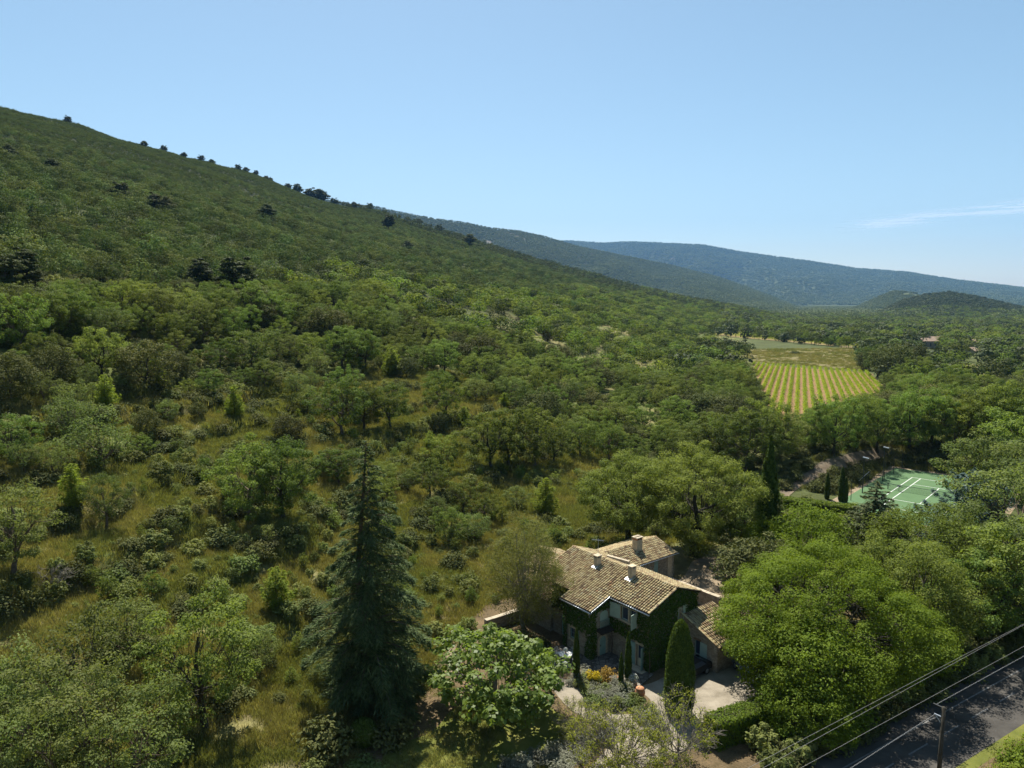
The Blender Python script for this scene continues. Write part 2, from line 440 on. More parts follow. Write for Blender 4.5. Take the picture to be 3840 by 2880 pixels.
def crown_tips(rng, n, R, zlo, zhi, inner=.5, lump=.22, cand=8, low_taper=0.0):
    """well spread points through the outer volume of a lumpy ellipsoid"""
    ph = rng.random(6) * 6.28
    out = []
    cz, hz = (zlo + zhi) / 2, (zhi - zlo) / 2
    def one(k):
        d = unit(rng.normal(size=(k, 3)))
        rr = (inner + (1 - inner) * rng.random(k)) ** .6
        th = np.arctan2(d[:, 1], d[:, 0])
        lu = 1 + lump * (np.sin(2 * th + ph[0]) * .5 + np.sin(3 * th + ph[1] + d[:, 2] * 2) * .5 + np.sin(d[:, 2] * 5 + ph[2]) * .4)
        p = d * (rr * lu)[:, None] * [R, R, hz]
        if low_taper: p[:, :2] *= (1 - low_taper * np.clip(-d[:, 2], 0, 1))[:, None]
        p[:, 2] += cz
        return p
    P = one(1)
    for _ in range(n - 1):
        C = one(cand)
        q = (((C[:, None] - P[None]) / [1, 1, .8]) ** 2).sum(-1).min(1)
        P = np.concatenate([P, C[[q.argmax()]]])
    return P
def puff_leaves(rng, tips, pr, per, leaf, flat=.7, outw=.6, upw=.5, aspect=.6, shell=.35, jit=.34):
    n = len(tips); per = int(per)
    prr = pr * (.65 + .7 * rng.random(n))
    d = unit(rng.normal(size=(n, per, 3)))
    rad = (shell + (1 - shell) * rng.random((n, per, 1))) ** .7
    pos = tips[:, None] + d * rad * prr[:, None, None] * [1, 1, flat]
    nrm = d * outw + np.array([0, 0, upw]) + rng.normal(size=d.shape) * jit
    sz = leaf * (.6 + .8 * rng.random((n, per)))
    V, Q = leaves_np(pos.reshape(-1, 3), nrm.reshape(-1, 3), sz.ravel(), rng, aspect)
    pufft = rng.random(n)[:, None] * .35
    rnd = np.clip(rng.random((n, per)) * .65 + pufft, 0, 1)
    return V, Q, np.repeat(rnd.ravel(), 4)
def limb_tubes(rng, tips, H, th, tr, nl, lean=0.0, sides=5, wig=.06, topf=.72, twig=.022):
    """trunk, limbs by sector and a branch to every tip"""
    tubes = []
    top = np.array([rng.normal() * lean * H, rng.normal() * lean * H, H * topf])
    K = 7
    s = np.linspace(0, 1, K)[:, None]
    tp = s * top + np.concatenate([np.zeros((1, 2)), rng.normal(size=(K - 1, 2)) * wig * H * .25], 0)[:, [0, 1, 0]] * [1, 1, 0]
    rad = tr * (1.25 - s[:, 0]) ** .8; rad[0] *= 1.35
    tubes.append(tube_np(tp, rad, sides + 2))
    az = np.arctan2(tips[:, 1], tips[:, 0]); sec = ((az + math.pi) / (2 * math.pi) * nl).astype(int) % nl
    for k in range(nl):
        T = tips[sec == k]
        if len(T) == 0: continue
        c = T.mean(0)
        z0 = th + (H * topf * .8 - th) * rng.random() * .55
        b0 = np.array([np.interp(z0, tp[:, 2], tp[:, 0]), np.interp(z0, tp[:, 2], tp[:, 1]), z0])
        e = c * [1.05, 1.05, 1.0]
        m = (b0 + e) / 2 + rng.normal(size=3) * wig * H + [0, 0, -.04 * H]
        t = np.linspace(0, 1, 7)[:, None]
        L = (1 - t) ** 2 * b0 + 2 * t * (1 - t) * m + t ** 2 * e
        r0 = tr * .52
        tubes.append(tube_np(L, r0 * (1.1 - t[:, 0] * .9), sides))
        for p in T:
            ti = .35 + .6 * rng.random()
            i = min(int(ti * 6), 5); st = L[i]
            mm = (st + p) / 2 + rng.normal(size=3) * .04 * H
            tt = np.linspace(0, 1, 4)[:, None]
            B = (1 - tt) ** 2 * st + 2 * tt * (1 - tt) * mm + tt ** 2 * p
            tubes.append(tube_np(B, np.array([.26, .18, .11, .05]) * r0 + twig * .3, 4))
    return tubes
def broadleaf(name, seed, H, R, zlo, ntips, pr, per, leaf, mat, bark=BARK, th=None, tr=None, nl=5, inner=.45, lump=.22, flat=.7, aspect=.6, lean=.03, upw=.5, low_taper=.3, fine=False, topf=.72):
    rng = np.random.default_rng(seed)
    tips = crown_tips(rng, ntips, R - pr * .6, zlo + pr * .4, H - pr * .5, inner, lump, low_taper=low_taper)
    V, Q, rnd = puff_leaves(rng, tips, pr, per, leaf, flat, upw=upw, aspect=aspect)
    crown = np_mesh(name + '_crown', V, Q, mat, rnd)
    tv, tq = cat_tubes(limb_tubes(rng, tips, H, th if th is not None else max(zlo * .7, .15 * H), tr or H * .022, nl, lean, topf=topf))
    trunk = np_mesh(name + '_trunk', tv, tq, bark, smooth=True)
    JOINT[crown.name] = (V, Q, rnd, tv, tq, mat, bark)
    return trunk, crown, H
JOINT = {}
def joined(proto):
    V, Q, rnd, tv, tq, mat, bark = JOINT[proto[1].name]
    me = np_mesh('whole_tree', np.concatenate([V, tv]) / proto[2], np.concatenate([Q, tq + len(V)]), mat, np.concatenate([rnd, np.zeros(len(tv))]))
    me.materials.append(bark)
    me.polygons.foreach_set('material_index', np.concatenate([np.zeros(len(Q)), np.ones(len(tq))]).astype(np.int32))
    return me
def conifer(name, seed, H, R, z0, nb, sprays, leaf, mat, bark=BARK, tr=None, p=.85, droop=.25, rise=.1, spread=.34, aspect=.22, thick=.10, up_tip=.0, irregular=.3, flatn=1.0, hang=.0):
    """layered conifer: branches in whorls carrying flat sprays of needles"""
    rng = np.random.default_rng(seed)
    tr = tr or H * .02
    tubes = [tube_np(np.array([[0, 0, 0], [rng.normal() * .02 * H, rng.normal() * .02 * H, H * .5], [0, 0, H * .97]]), [tr * 1.2, tr * .65, tr * .08], 8)]
    P, N, A, S = [], [], [], []
    for k in range(nb):
        f = (k + rng.random()) / nb
        f = f ** 1.15
        z = z0 + (H * .985 - z0) * f
        Lb = R * ((1 - f) ** p + .02) * (1 - irregular * rng.random())
        az = k * 2.39996 + rng.normal() * .3
        d = np.array([math.cos(az), math.sin(az), 0])
        t = np.linspace(0, 1, 6)
        zc = rise * Lb * np.sin(t * math.pi * .6) - droop * Lb * t ** 2 + up_tip * Lb * t ** 4
        B = d[None] * (t * Lb)[:, None] + np.stack([np.zeros(6), np.zeros(6), z + zc], -1)
        tubes.append(tube_np(B, tr * .28 * (1 - f * .7) * (1.05 - t), 4))
        n = max(int(sprays * (Lb / R) ** 1.5), 6)
        tt = 1 - rng.random(n) ** 1.4 * .88
        lat = rng.normal(size=n) * spread * Lb * (1.12 - tt) * .9
        c = np.stack([np.interp(tt, t, B[:, q]) for q in range(3)], -1)
        side = np.array([-d[1], d[0], 0])
        pos = c + side * lat[:, None]
        pos[:, 2] += rng.normal(size=n) * thick * Lb * .4 - np.abs(lat) * (.22 + hang) - hang * rng.random(n) * Lb * .3
        P.append(pos); N.append(np.array([0, 0, flatn]) + d * .25 + rng.normal(size=(n, 3)) * .38)
        A.append(d + side * np.sign(lat)[:, None] * .7 + np.array([0, 0, -.35 * droop - hang * .8])); S.append(leaf * (.6 + .8 * rng.random(n)))
    P, N, A, S = map(np.concatenate, (P, N, A, S))
    V, Q = leaves_np(P, N, S, rng, aspect, .05, A)
    crown = np_mesh(name + '_crown', V, Q, mat, np.repeat(rng.random(len(P)), 4))
    tv, tq = cat_tubes(tubes)
    return np_mesh(name + '_trunk', tv, tq, bark, smooth=True), crown, H
def column(name, seed, H, R, n, leaf, mat, prof, bark=BARK, aspect=.45, rough=.08):
    """clipped or naturally narrow cypress: upright sprays over a body of revolution"""
    rng = np.random.default_rng(seed)
    f = rng.random(n * 2); pr = np.interp(f, [p[0] for p in prof], [p[1] for p in prof])
    keep = rng.random(n * 2) < pr / max(p[1] for p in prof) + .08
    f, pr = f[keep][:n], pr[keep][:n]; n = len(f)
    th = rng.random(n) * 2 * math.pi
    rr = R * pr * (1 - rng.random(n) ** 2 * .25) * (1 + rough * np.sin(th * 5 + f * 23) + rng.normal(size=n) * rough * .5)
    P = np.stack([np.cos(th) * rr, np.sin(th) * rr, f * H], -1)
    N = np.stack([np.cos(th), np.sin(th), np.full(n, .25)], -1) + rng.normal(size=(n, 3)) * .35
    A = np.stack([np.cos(th) * .25, np.sin(th) * .25, np.ones(n)], -1)
    V, Q = leaves_np(P, N, leaf * (.6 + .8 * rng.random(n)), rng, aspect, .1, A)
    core = np.array([[math.cos(t) * R * np.interp(q, [p[0] for p in prof], [p[1] for p in prof]) * .8, math.sin(t) * R * np.interp(q, [p[0] for p in prof], [p[1] for p in prof]) * .8, q * H] for q in np.linspace(.03, .97, 14) for t in np.arange(10) / 10 * 6.2832])
    i = np.arange(13)[:, None] * 10; j = np.arange(10)[None]
    CQ = np.stack([i + j, i + (j + 1) % 10, i + 10 + (j + 1) % 10, i + 10 + j], -1).reshape(-1, 4)
    k = len(V)
    crown = np_mesh(name + '_crown', np.concatenate([V, core]), np.concatenate([Q, CQ + k]), mat, np.concatenate([np.repeat(rng.random(n), 4), np.zeros(len(core))]))
    tv, tq = tube_np([[0, 0, 0], [0, 0, H * .5], [0, 0, H * .9]], [R * .16, R * .1, .01], 7)
    return np_mesh(name + '_trunk', tv, tq, bark), crown, H
def bush_mesh(name, seed, R, H, npuff, per, leaf, mat, pr=None, upw=.5, aspect=.6, inner=.3, stems=6, bark=BARK):
    rng = np.random.default_rng(seed)
    pr = pr or R * .42
    tips = crown_tips(rng, npuff, max(R - pr * .6, .05), -H * .15, H - pr * .5, inner, .2)
    tips[:, 2] = np.abs(tips[:, 2]) * .95 + .05 * H
    V, Q, rnd = puff_leaves(rng, tips, pr, per, leaf, .85, upw=upw, aspect=aspect)
    V[:, 2] = np.maximum(V[:, 2], .01 - .05 * rng.random(len(V)))
    tb = []
    for p in tips[rng.permutation(len(tips))[:stems]]:
        tb.append(tube_np(np.array([[0, 0, -.1], p * [.4, .4, .55], p]), [R * .035, R * .025, R * .008], 4))
    tv, tq = cat_tubes(tb)
    return np_mesh(name + '_stem', tv, tq, bark), np_mesh(name + '_foliage', V, Q, mat, rnd), H
def place(name, proto, label, cat, loc, h=None, rz=0.0, group=None, wide=1.0, parts=('trunk', 'crown')):
    s = (h / proto[2]) if h else 1.0
    o = thing(name, label, cat, loc, rz, group, (s * wide, s * wide, s))
    link(parts[0], proto[0], o); link(parts[1], proto[1], o)
    return o

# ------------------------------------------------------------------ masses: one object, instanced by geometry nodes
def scatter(name, label, pts, scl, rots, idx, protos):
    me = bpy.data.meshes.new(name)
    n = len(pts)
    me.vertices.add(n); me.vertices.foreach_set('co', np.asarray(pts, np.float32).ravel())
    for nm, ty, key, arr in (('s', 'FLOAT_VECTOR', 'vector', scl), ('r', 'FLOAT_VECTOR', 'vector', rots), ('i', 'INT', 'value', idx)):
        a = me.attributes.new(nm, ty, 'POINT'); a.data.foreach_set(key, np.asarray(arr, np.int32 if ty == 'INT' else np.float32).ravel())
    o = link(name, me)
    tag(o, label, kind='stuff')
    pc = bpy.data.collections.new(name + '_kinds')
    for k, p in enumerate(protos):
        po = bpy.data.objects.new('%s_kind_%02d' % (name, k), p); pc.objects.link(po)
    ng = bpy.data.node_groups.new(name, 'GeometryNodeTree')
    ng.interface.new_socket('Geometry', in_out='INPUT', socket_type='NodeSocketGeometry')
    ng.interface.new_socket('Geometry', in_out='OUTPUT', socket_type='NodeSocketGeometry')
    N = ng.nodes
    gi, go = N.new('NodeGroupInput'), N.new('NodeGroupOutput')
    ip = N.new('GeometryNodeInstanceOnPoints'); ci = N.new('GeometryNodeCollectionInfo')
    ci.inputs['Collection'].default_value = pc; ci.inputs['Separate Children'].default_value = True; ci.inputs['Reset Children'].default_value = True
    def attr(nm, ty):
        a = N.new('GeometryNodeInputNamedAttribute'); a.data_type = ty; a.inputs[0].default_value = nm; return a.outputs[0]
    ng.links.new(gi.outputs[0], ip.inputs['Points']); ng.links.new(ci.outputs[0], ip.inputs['Instance'])
    ip.inputs['Pick Instance'].default_value = True
    ng.links.new(attr('i', 'INT'), ip.inputs['Instance Index'])
    ng.links.new(attr('r', 'FLOAT_VECTOR'), ip.inputs['Rotation']); ng.links.new(attr('s', 'FLOAT_VECTOR'), ip.inputs['Scale'])
    ng.links.new(ip.outputs[0], go.inputs[0])
    md = o.modifiers.new('scatter', 'NODES'); md.node_group = ng
    return o
def far_tree(name, seed, H, R, zlo, npuff, per, leaf, mat, pr, flat=.8):
    rng = np.random.default_rng(seed)
    tips = crown_tips(rng, npuff, R - pr * .5, zlo + pr * .4, H - pr * .6, .5, .2, cand=5, low_taper=.2)
    V, Q, rnd = puff_leaves(rng, tips, pr, per, leaf, flat, outw=1.0, upw=.3, shell=.8, jit=.14)
    tv, tq = tube_np([[0, 0, 0], [0, 0, H * .6]], [H * .025, H * .01], 4)
    me = np_mesh(name, np.concatenate([V, tv]), np.concatenate([Q, tq + len(V)]), mat, np.concatenate([rnd, np.zeros(len(tv))]))
    return me
FAR_OAK = [far_tree('far_oak', 100 + k, 1.0, .52, .18, 13, 42, .085, L_OAK, .2) for k in range(4)]
FAR_HOLM = [far_tree('far_holm', 120 + k, 1.0, .56, .0, 10, 62, .075, L_GARR, .25) for k in range(4)]
FAR_PINE = [far_tree('far_pine', 140 + k, 1.0, .36, .30, 9, 46, .075, L_PINE, .2, .6) for k in range(3)]
FAR_SCRUB = [far_tree('far_scrub', 160 + k, 1.0, .66, .0, 8, 34, .12, leaf_mat('leaf_scrub_far_%d' % k, (.060, .082, .024), (.105, .128, .036), .2, rough=.85, spec=.03, ovar=.35), .36) for k in range(3)]
FAR_BLOB = [far_tree('far_blob', 180 + k, 1.0, .8, .0, 7, 16, .28, L_MOUNT, .36) for k in range(3)]

def polar_pts(rng, n, a0, a1, r0, r1):
    a = np.radians(a0 + (a1 - a0) * rng.random(n)); r = np.sqrt(r0 ** 2 + (r1 ** 2 - r0 ** 2) * rng.random(n))
    return np.sin(a) * r, np.cos(a) * r, a, r
def in_fields(x, y):
    m = np.zeros(np.shape(x), bool)
    for p in (VINE, FIELD, VINE2, VINE3, MEADOW): m |= poly_mask(x, y, p)
    return m
def crest_r(a): return np.interp(a, HILL[0], HILL[1])

# ================================================================== wooded hillsides (masses)
def mass(name, label, rng, x, y, hgt, protos, wide=(.85, 1.25), sink=.05):
    z = height(x, y); n = len(x)
    w = wide[0] + (wide[1] - wide[0]) * rng.random(n)
    s = np.stack([hgt * w, hgt * w, hgt], -1)
    r = np.stack([rng.normal(size=n) * .05, rng.normal(size=n) * .05, rng.random(n) * 6.283], -1)
    scatter(name, label, np.stack([x, y, z - hgt * sink], -1), s, r, rng.integers(0, len(protos), n), protos)
def thin(rng, x, y, cell):
    """at most one tree in each jittered cell"""
    k = np.floor(x / cell).astype(np.int64) * 1000003 + np.floor(y / cell).astype(np.int64)
    _, i = np.unique(k, return_index=True)
    return i
FAR_DARK = [far_tree('far_dark', 190 + k, 1.0, .62, .1, 8, 26, .17, leaf_mat('leaf_dark_wood_%d' % k, (.036, .052, .020), (.085, .100, .034), .12, ovar=.3), .32) for k in range(3)]
AZL, AZR = -41, 41
rng = np.random.default_rng(7)
# evergreen oak scrub on the hill, lower down as trees, higher up as low shrubs
x, y, a, r = polar_pts(rng, 520000, AZL, 17, 190, 1700)
v = -x * CU + y * SU
vb = v + (fbm(x / 90, y / 90, 77, 3) - .5) * 90
ok = (r < crest_r(a) + 25) & (vb > 150)
x, y, a, r, v, vb = (q[ok] for q in (x, y, a, r, v, vb))
up = sstep(330, 560, vb)
lo = vb < 285; md = ~lo & (up < .45)
i1 = np.concatenate([np.flatnonzero(lo)[thin(rng, x[lo], y[lo], 5.9)], np.flatnonzero(md)[thin(rng, x[md], y[md], 4.2)]])
X, Y, U = x[i1], y[i1], sstep(240, 460, vb[i1])
clear = fbm(X / 45, Y / 45, 88, 3) < .80
X, Y, U = X[clear], Y[clear], U[clear]
mass('evergreen_oak_wood', 'dense dark evergreen oak wood covering the middle of the left hillside', rng, X, Y, (4.2 + 4.0 * rng.random(len(X)) ** 2) * (1 - .48 * U) * (.8 + .5 * fbm(X / 60, Y / 60, 5)), FAR_HOLM, (.8, 1.15))
m = up >= .45
i2 = thin(rng, x[m], y[m], 2.3)
X, Y = x[m][i2], y[m][i2]
mass('hilltop_scrub', 'low dense green scrub covering the top of the left hill', rng, X, Y, (1.5 + 1.5 * rng.random(len(X)) ** 2), FAR_SCRUB, (.8, 1.2))
# leafy oak wood along the foot of the hill
x, y, a, r = polar_pts(rng, 60000, AZL, 17, 120, 1500)
v = -x * CU + y * SU; vb = v + (fbm(x / 90, y / 90, 77, 3) - .5) * 90
ok = (vb <= 165) & (v > 20) & (r > 255) & (r < crest_r(a) + 20) & ~in_fields(x, y)
for b in BARE: ok &= ~poly_mask(x, y, b)
x, y, r = x[ok], y[ok], r[ok]
i = thin(rng, x, y, 5.6); x, y, r = x[i], y[i], r[i]
qx, qt = proj(x, y, height(x, y) + 7); qb = proj(x, y, height(x, y))[1]
ln = 722 + (qx - 1540) * .1; clr = ~((qx > 1500) & (qx < 1820) & (qt < ln) & (qb > ln + 2) & (r < 900)); x, y, r = x[clr], y[clr], r[clr]
gap = fbm(x / 30, y / 30, 99, 3) < .64
x, y, r = x[gap], y[gap], r[gap]
mass('leafy_oak_wood', 'fresh green leafy oak wood along the foot of the hillside', rng, x, y, (4.0 + 5.5 * rng.random(len(x))) * (.75 + .5 * fbm(x / 40, y / 40, 7)), FAR_OAK + [FAR_HOLM[0], FAR_PINE[0]])
# pines on the spur
x, y, a, r = polar_pts(rng, 9000, -14, 18, 650, 1750)
v = -x * CU + y * SU
ok = (r < crest_r(a) + 25) & (r > crest_r(a) * (.62 + .3 * fbm(x / 200, y / 200, 12, 2))) & (rng.random(len(x)) < .55 * sstep(-.25, .0, a) + .03)
x, y = x[ok], y[ok]; i = thin(rng, x, y, 7); x, y = x[i], y[i]
mass('spur_pine_wood', 'dark pines along the shoulder where the near hill runs down to the valley', rng, x, y, 7 + 4 * rng.random(len(x)), FAR_PINE)
# valley woods
x, y, a, r = polar_pts(rng, 46000, 8, 42, 300, 1900)
v = -x * CU + y * SU
ok = (v < 25) & ~in_fields(x, y)
ok &= ~((fbm(x / 120, y / 120, 45, 3) > .60) & (r > 480) & (r < 1150))
x, y = x[ok], y[ok]; i = thin(rng, x, y, 8.0); x, y = x[i], y[i]
hh = 6.5 + 5 * rng.random(len(x))
px_, py_ = proj(x, y, height(x, y) + hh)
ln = 722 + (px_ - 1540) * .1
keep = ~((px_ > 1500) & (px_ < 1820) & (py_ < ln) & (proj(x, y, height(x, y))[1] > ln + 2) & (np.hypot(x, y) < 900)) & ~((px_ > 1590) & (px_ < 1930) & (py_ < 800) & (np.hypot(x, y) < 420))
for hx_, hy_ in ((1998, 752), (2022, 745), (2106, 752), (2112, 768)):
    hp = gpos(hx_, hy_); rh = math.hypot(hp[0], hp[1]); rr_ = np.hypot(x, y)
    keep &= ~((np.abs(px_ - hx_) < 16) & (rr_ < rh + 10) & (py_ < hy_ - 1))
keep &= ~((px_ > 2060) & (py_ > 760) & (py_ < 812) & (np.hypot(x, y) < 330))
x, y, hh = x[keep], y[keep], hh[keep]
mass('valley_wood', 'mixed oak and pine woods across the valley floor', rng, x, y, hh, FAR_OAK + FAR_HOLM[:1] + FAR_PINE + FAR_DARK)
x, y, a, r = polar_pts(rng, 45000, 10, 42, 1650, 5600)
ok = (height(x, y) < 8) & (fbm(x / 160, y / 160, 46, 3) < .66)
x, y = x[ok], y[ok]; i = thin(rng, x, y, 13); x, y = x[i], y[i]
mass('far_valley_wood', 'woods and hedges on the far valley floor', rng, x, y, 6 + 5 * rng.random(len(x)), FAR_BLOB, (.9, 1.4))
# far wooded ridges
for nm, lb, n, a0, a1, r0, r1, cell, hs, sd in (
        ('second_ridge_wood', 'dark woods on the ridge behind the near hill', 90000, -20, 24, 2500, 5400, 13, (6, 4), 1),
        ('round_hill_wood', 'pine woods on the round hill at the right of the valley', 34000, 22, 42, 1700, 2420, 9, (6, 4), 2),
        ('rocky_hill_wood', 'woods on the small rocky hill behind the round hill', 14000, 22, 38, 3050, 3960, 13, (6, 3), 3),
        ('far_ridge_wood', 'hazy woods on the farthest mountain ridge', 90000, -4, 41, 5400, 11300, 36, (11, 6), 4)):
    x, y, a, r = polar_pts(rng, n, a0, a1, r0, r1)
    z = height(x, y)
    ok = z > 6 if sd != 2 else z > -1
    ok &= ~((fbm(x / 130, y / 130, 91, 5) > .80) & (z > 180) & (r > 2300))
    if sd == 3: ok &= ~((fbm(x / 40, y / 40, 95, 3) > .62) & (z > 45))
    x, y = x[ok], y[ok]; i = thin(rng, x, y, cell); x, y = x[i], y[i]
    mass(nm, lb, rng, x, y, hs[0] + hs[1] * rng.random(len(x)), FAR_BLOB if sd != 2 else FAR_DARK, (.9, 1.2) if sd == 2 else (1.6, 2.2) if sd == 4 else (1.1, 1.5))

# ================================================================== single trees
OAK = [broadleaf('oak', 10 + k, 9, 4.3 + .3 * (k % 3), 1.3, 64, .78, 190, .19, L_OAK, BARK_IVY if k % 2 else BARK, nl=5 + k % 3, inner=.4, lump=.3) for k in range(6)]
OAKG = [broadleaf('oak_grey', 30 + k, 9, 4.6, 1.4, 60, .82, 180, .18, L_OAKG, BARK, nl=6, inner=.4, lump=.32) for k in range(3)]
HOLM = [broadleaf('holm', 40 + k, 6, 3.4, .2, 62, .9, 120, .22, L_HOLM, BARK_IVY, nl=5, inner=.6, lump=.18, low_taper=0) for k in range(3)]
PINE = [broadleaf('pine', 50 + k, 11, 3.8, 2.2, 44, 1.2, 190, .46, L_PINE, BARK, nl=6, inner=.35, lump=.3, flat=.55, aspect=.5, topf=.9) for k in range(2)]
YPINE = [conifer('young_pine', 60 + k, 4, 1.55, .3, 64, 120, .34, L_YPINE, BARK, p=.6, droop=-.5, rise=.15, spread=.42, thick=.4, irregular=.5, flatn=.9, aspect=.18) for k in range(3)]
OLIVE_T = [broadleaf('pale_oak', 70 + k, 6, 3.0, 1.3, 46, .8, 90, .17, L_OAKG, BARK, nl=6, inner=.35, lump=.35) for k in range(2)]
rng = np.random.default_rng(21)
OCC = []                                            # stems already placed: x, y, crown radius
def T(px, py, ty, proto, name, label, group, cat='tree', wide=1.0, rz=None, z=None, parts=('trunk', 'crown')):
    x, y, zg = gpos(px, py)
    r = math.hypot(x, y)
    h = CAM_H + pray(px, ty)[1] * r - zg
    OCC.append((x, y, h * .45))
    return place(name, proto, label, cat, (x, y, zg - .05), h, rng.random() * 6.28 if rz is None else rz, group, wide, parts)
ORD = ['leftmost', 'second from the left', 'third from the left', 'fourth from the left', 'fifth from the left', 'sixth from the left', 'seventh from the left', 'eighth from the left', 'ninth from the left', 'tenth from the left', 'eleventh from the left', 'twelfth from the left', 'thirteenth from the left', 'fourteenth from the left']
def row(items, protos, name, phrase, group, **kw):
    items = sorted(items)
    for k, it in enumerate(items):
        T(it[0], it[1], it[2], protos[int(rng.integers(len(protos)))], name, '%s, %s' % (phrase, ORD[k]), group, wide=it[3] if len(it) > 3 else 1.0, **kw)
def zl(l): return [(a * .3906, 518 + b * .3906, 518 + c * .3906) + tuple(d) for a, b, c, *d in l]
def zm(l): return [(749 + a * .3906, 576 + b * .3906, 576 + c * .3906) + tuple(d) for a, b, c, *d in l]
row(zl([(40, 560, 300), (130, 565, 270), (240, 570, 280), (330, 580, 265), (420, 570, 280), (510, 540, 300), (620, 510, 340), (780, 540, 350), (930, 590, 400), (1010, 600, 410), (1130, 600, 400), (1290, 575, 370), (1560, 580, 430)]), OAK, 'oak_tree', 'leafy oak in the upper terrace row', 'oaks on the upper terrace')
row(zl([(560, 780, 480, 1.05), (1400, 730, 480, 1.25), (1720, 710, 510), (1890, 730, 475, 1.1), (2020, 725, 505)]) + zm([(80, 590, 345)]), OAK, 'oak_tree', 'broad leafy oak on the middle terrace', 'oaks on the middle terrace')
row(zl([(290, 840, 570, .9), (820, 840, 530, .95), (970, 770, 610), (60, 900, 600, .9)]), HOLM, 'holm_oak', 'dark round evergreen oak on the left middle terrace', 'evergreen oaks on the terraces')
row(zl([(1890, 1090, 750), (2010, 1060, 770), (2160, 1050, 790)]), OAK, 'oak_tree', 'ivy trunked oak above the cedar tip', 'oaks above the cedar')
for (it, lb) in zip(zl([(590, 940, 740), (870, 840, 650), (1300, 990, 800), (1650, 1000, 930), (410, 1490, 1230)]),
                    ('bright young pine beside the dark evergreen oak at the far left', 'pale young pine in front of the round dark evergreen oak', 'lone young pine with a bare stem in the middle of the left terraces', 'small low young pine on the terrace left of the ivy clad oaks', 'dark slender young pine among pale bushes near the left edge')):
    T(it[0], it[1], it[2], YPINE[int(rng.integers(3))], 'young_pine', lb, 'young pines on the hillside')
for (it, lb) in zip(zl([(810, 1100, 920, .8), (1600, 1130, 960, .95), (1100, 1000, 890, .8), (1850, 1310, 1140, 1.0)]) + zm([(510, 930, 790, .75), (330, 625, 490), (620, 480, 350), (750, 610, 370), (1890, 890, 680, 1.05), (1110, 415, 345), (1170, 395, 330), (1690, 430, 375)]),
                    ('compact dark evergreen bush tree standing alone on the left grass', 'yellow green evergreen oak left of the ivy clad oaks', 'small brownish evergreen oak on the left terrace grass', 'brownish green evergreen oak just left of the cedar top', 'dark evergreen oak under the thin trunked oak right of the cedar', 'dark evergreen oak at the edge of the dry clearing', 'evergreen oak at the front of the wood above the dry clearing', 'tall grey green evergreen oak above the dry clearing', 'large dark brownish evergreen oak above the big oaks behind the house', 'small dark evergreen oak in the hillside wood, left of a pair', 'small dark evergreen oak in the hillside wood, right of a pair', 'lone dark evergreen oak near the olive plot')):
    T(it[0], it[1], it[2], HOLM[int(rng.integers(3))], 'holm_oak', lb, 'evergreen oaks on the terraces', wide=it[3] if len(it) > 3 else 1.0)
row(zl([(140, 1290, 1110), (300, 1320, 1120), (560, 1270, 975, 1.25)]), OLIVE_T, 'pale_oak', 'pale leaved low oak on the grassy left terrace', 'pale oaks on the left terraces')
row(zl([(1390, 1555, 1105), (1565, 1550, 1095)]), OAK, 'oak_tree', 'slim upright oak of the pair left of the cedar', 'oak pair left of the cedar')
T(230, 1143, 1014, OAKG[0], 'pale_oak', 'thin pale oak with a bare straight stem on the left slope', 'pale oaks on the left terraces', wide=.8)
T(30, 1245, 1035, OAKG[1], 'pale_oak', 'whitish green oak with forked trunk at the left edge', 'pale oaks on the left terraces')
row(zm([(520, 1140, 930), (800, 1125, 790), (900, 1120, 780), (1040, 1115, 765), (1150, 1090, 860), (1290, 1060, 840, .9)]), OAK + OAKG[:1], 'oak_tree', 'leafy oak in the row right of the cedar top', 'oaks right of the cedar')
row(zm([(1480, 970, 745, 1.25), (1640, 955, 755)]), OAK, 'oak_tree', 'broad oak behind the row of oaks above the house', 'broad oaks above the house')
T(*zm([(545, 860, 590)])[0], OAK[2], 'oak_tree', 'thin oak with dark bare trunk in the clearing right of the cedar tip', 'oaks right of the cedar', wide=.8)
T(*zm([(500, 730, 570)])[0], OAK[4], 'oak_tree', 'light green oak behind the thin oak in the clearing', 'oaks right of the cedar')
for it, lb in zip(zm([(1100, 1380, 1165), (460, 1010, 905), (650, 890, 770), (870, 790, 695), (250, 620, 445), (950, 610, 470)]), ('rounded bright young pine on the grass left of the big oaks', 'small star shaped young pine right of the cedar tip', 'feathery yellow green young pine behind the small star shaped one', 'yellow green young pine at the edge of the middle wood', 'slim young pine in the dry clearing', 'pointed young pine among oaks above the middle wood')):
    T(it[0], it[1], it[2], YPINE[int(rng.integers(3))], 'young_pine', lb, 'young pines on the hillside', wide=1.15)
T(600, 1322, 1222, YPINE[0], 'young_pine', 'bright green young pine left of the cedar', 'young pines on the hillside', wide=1.1)
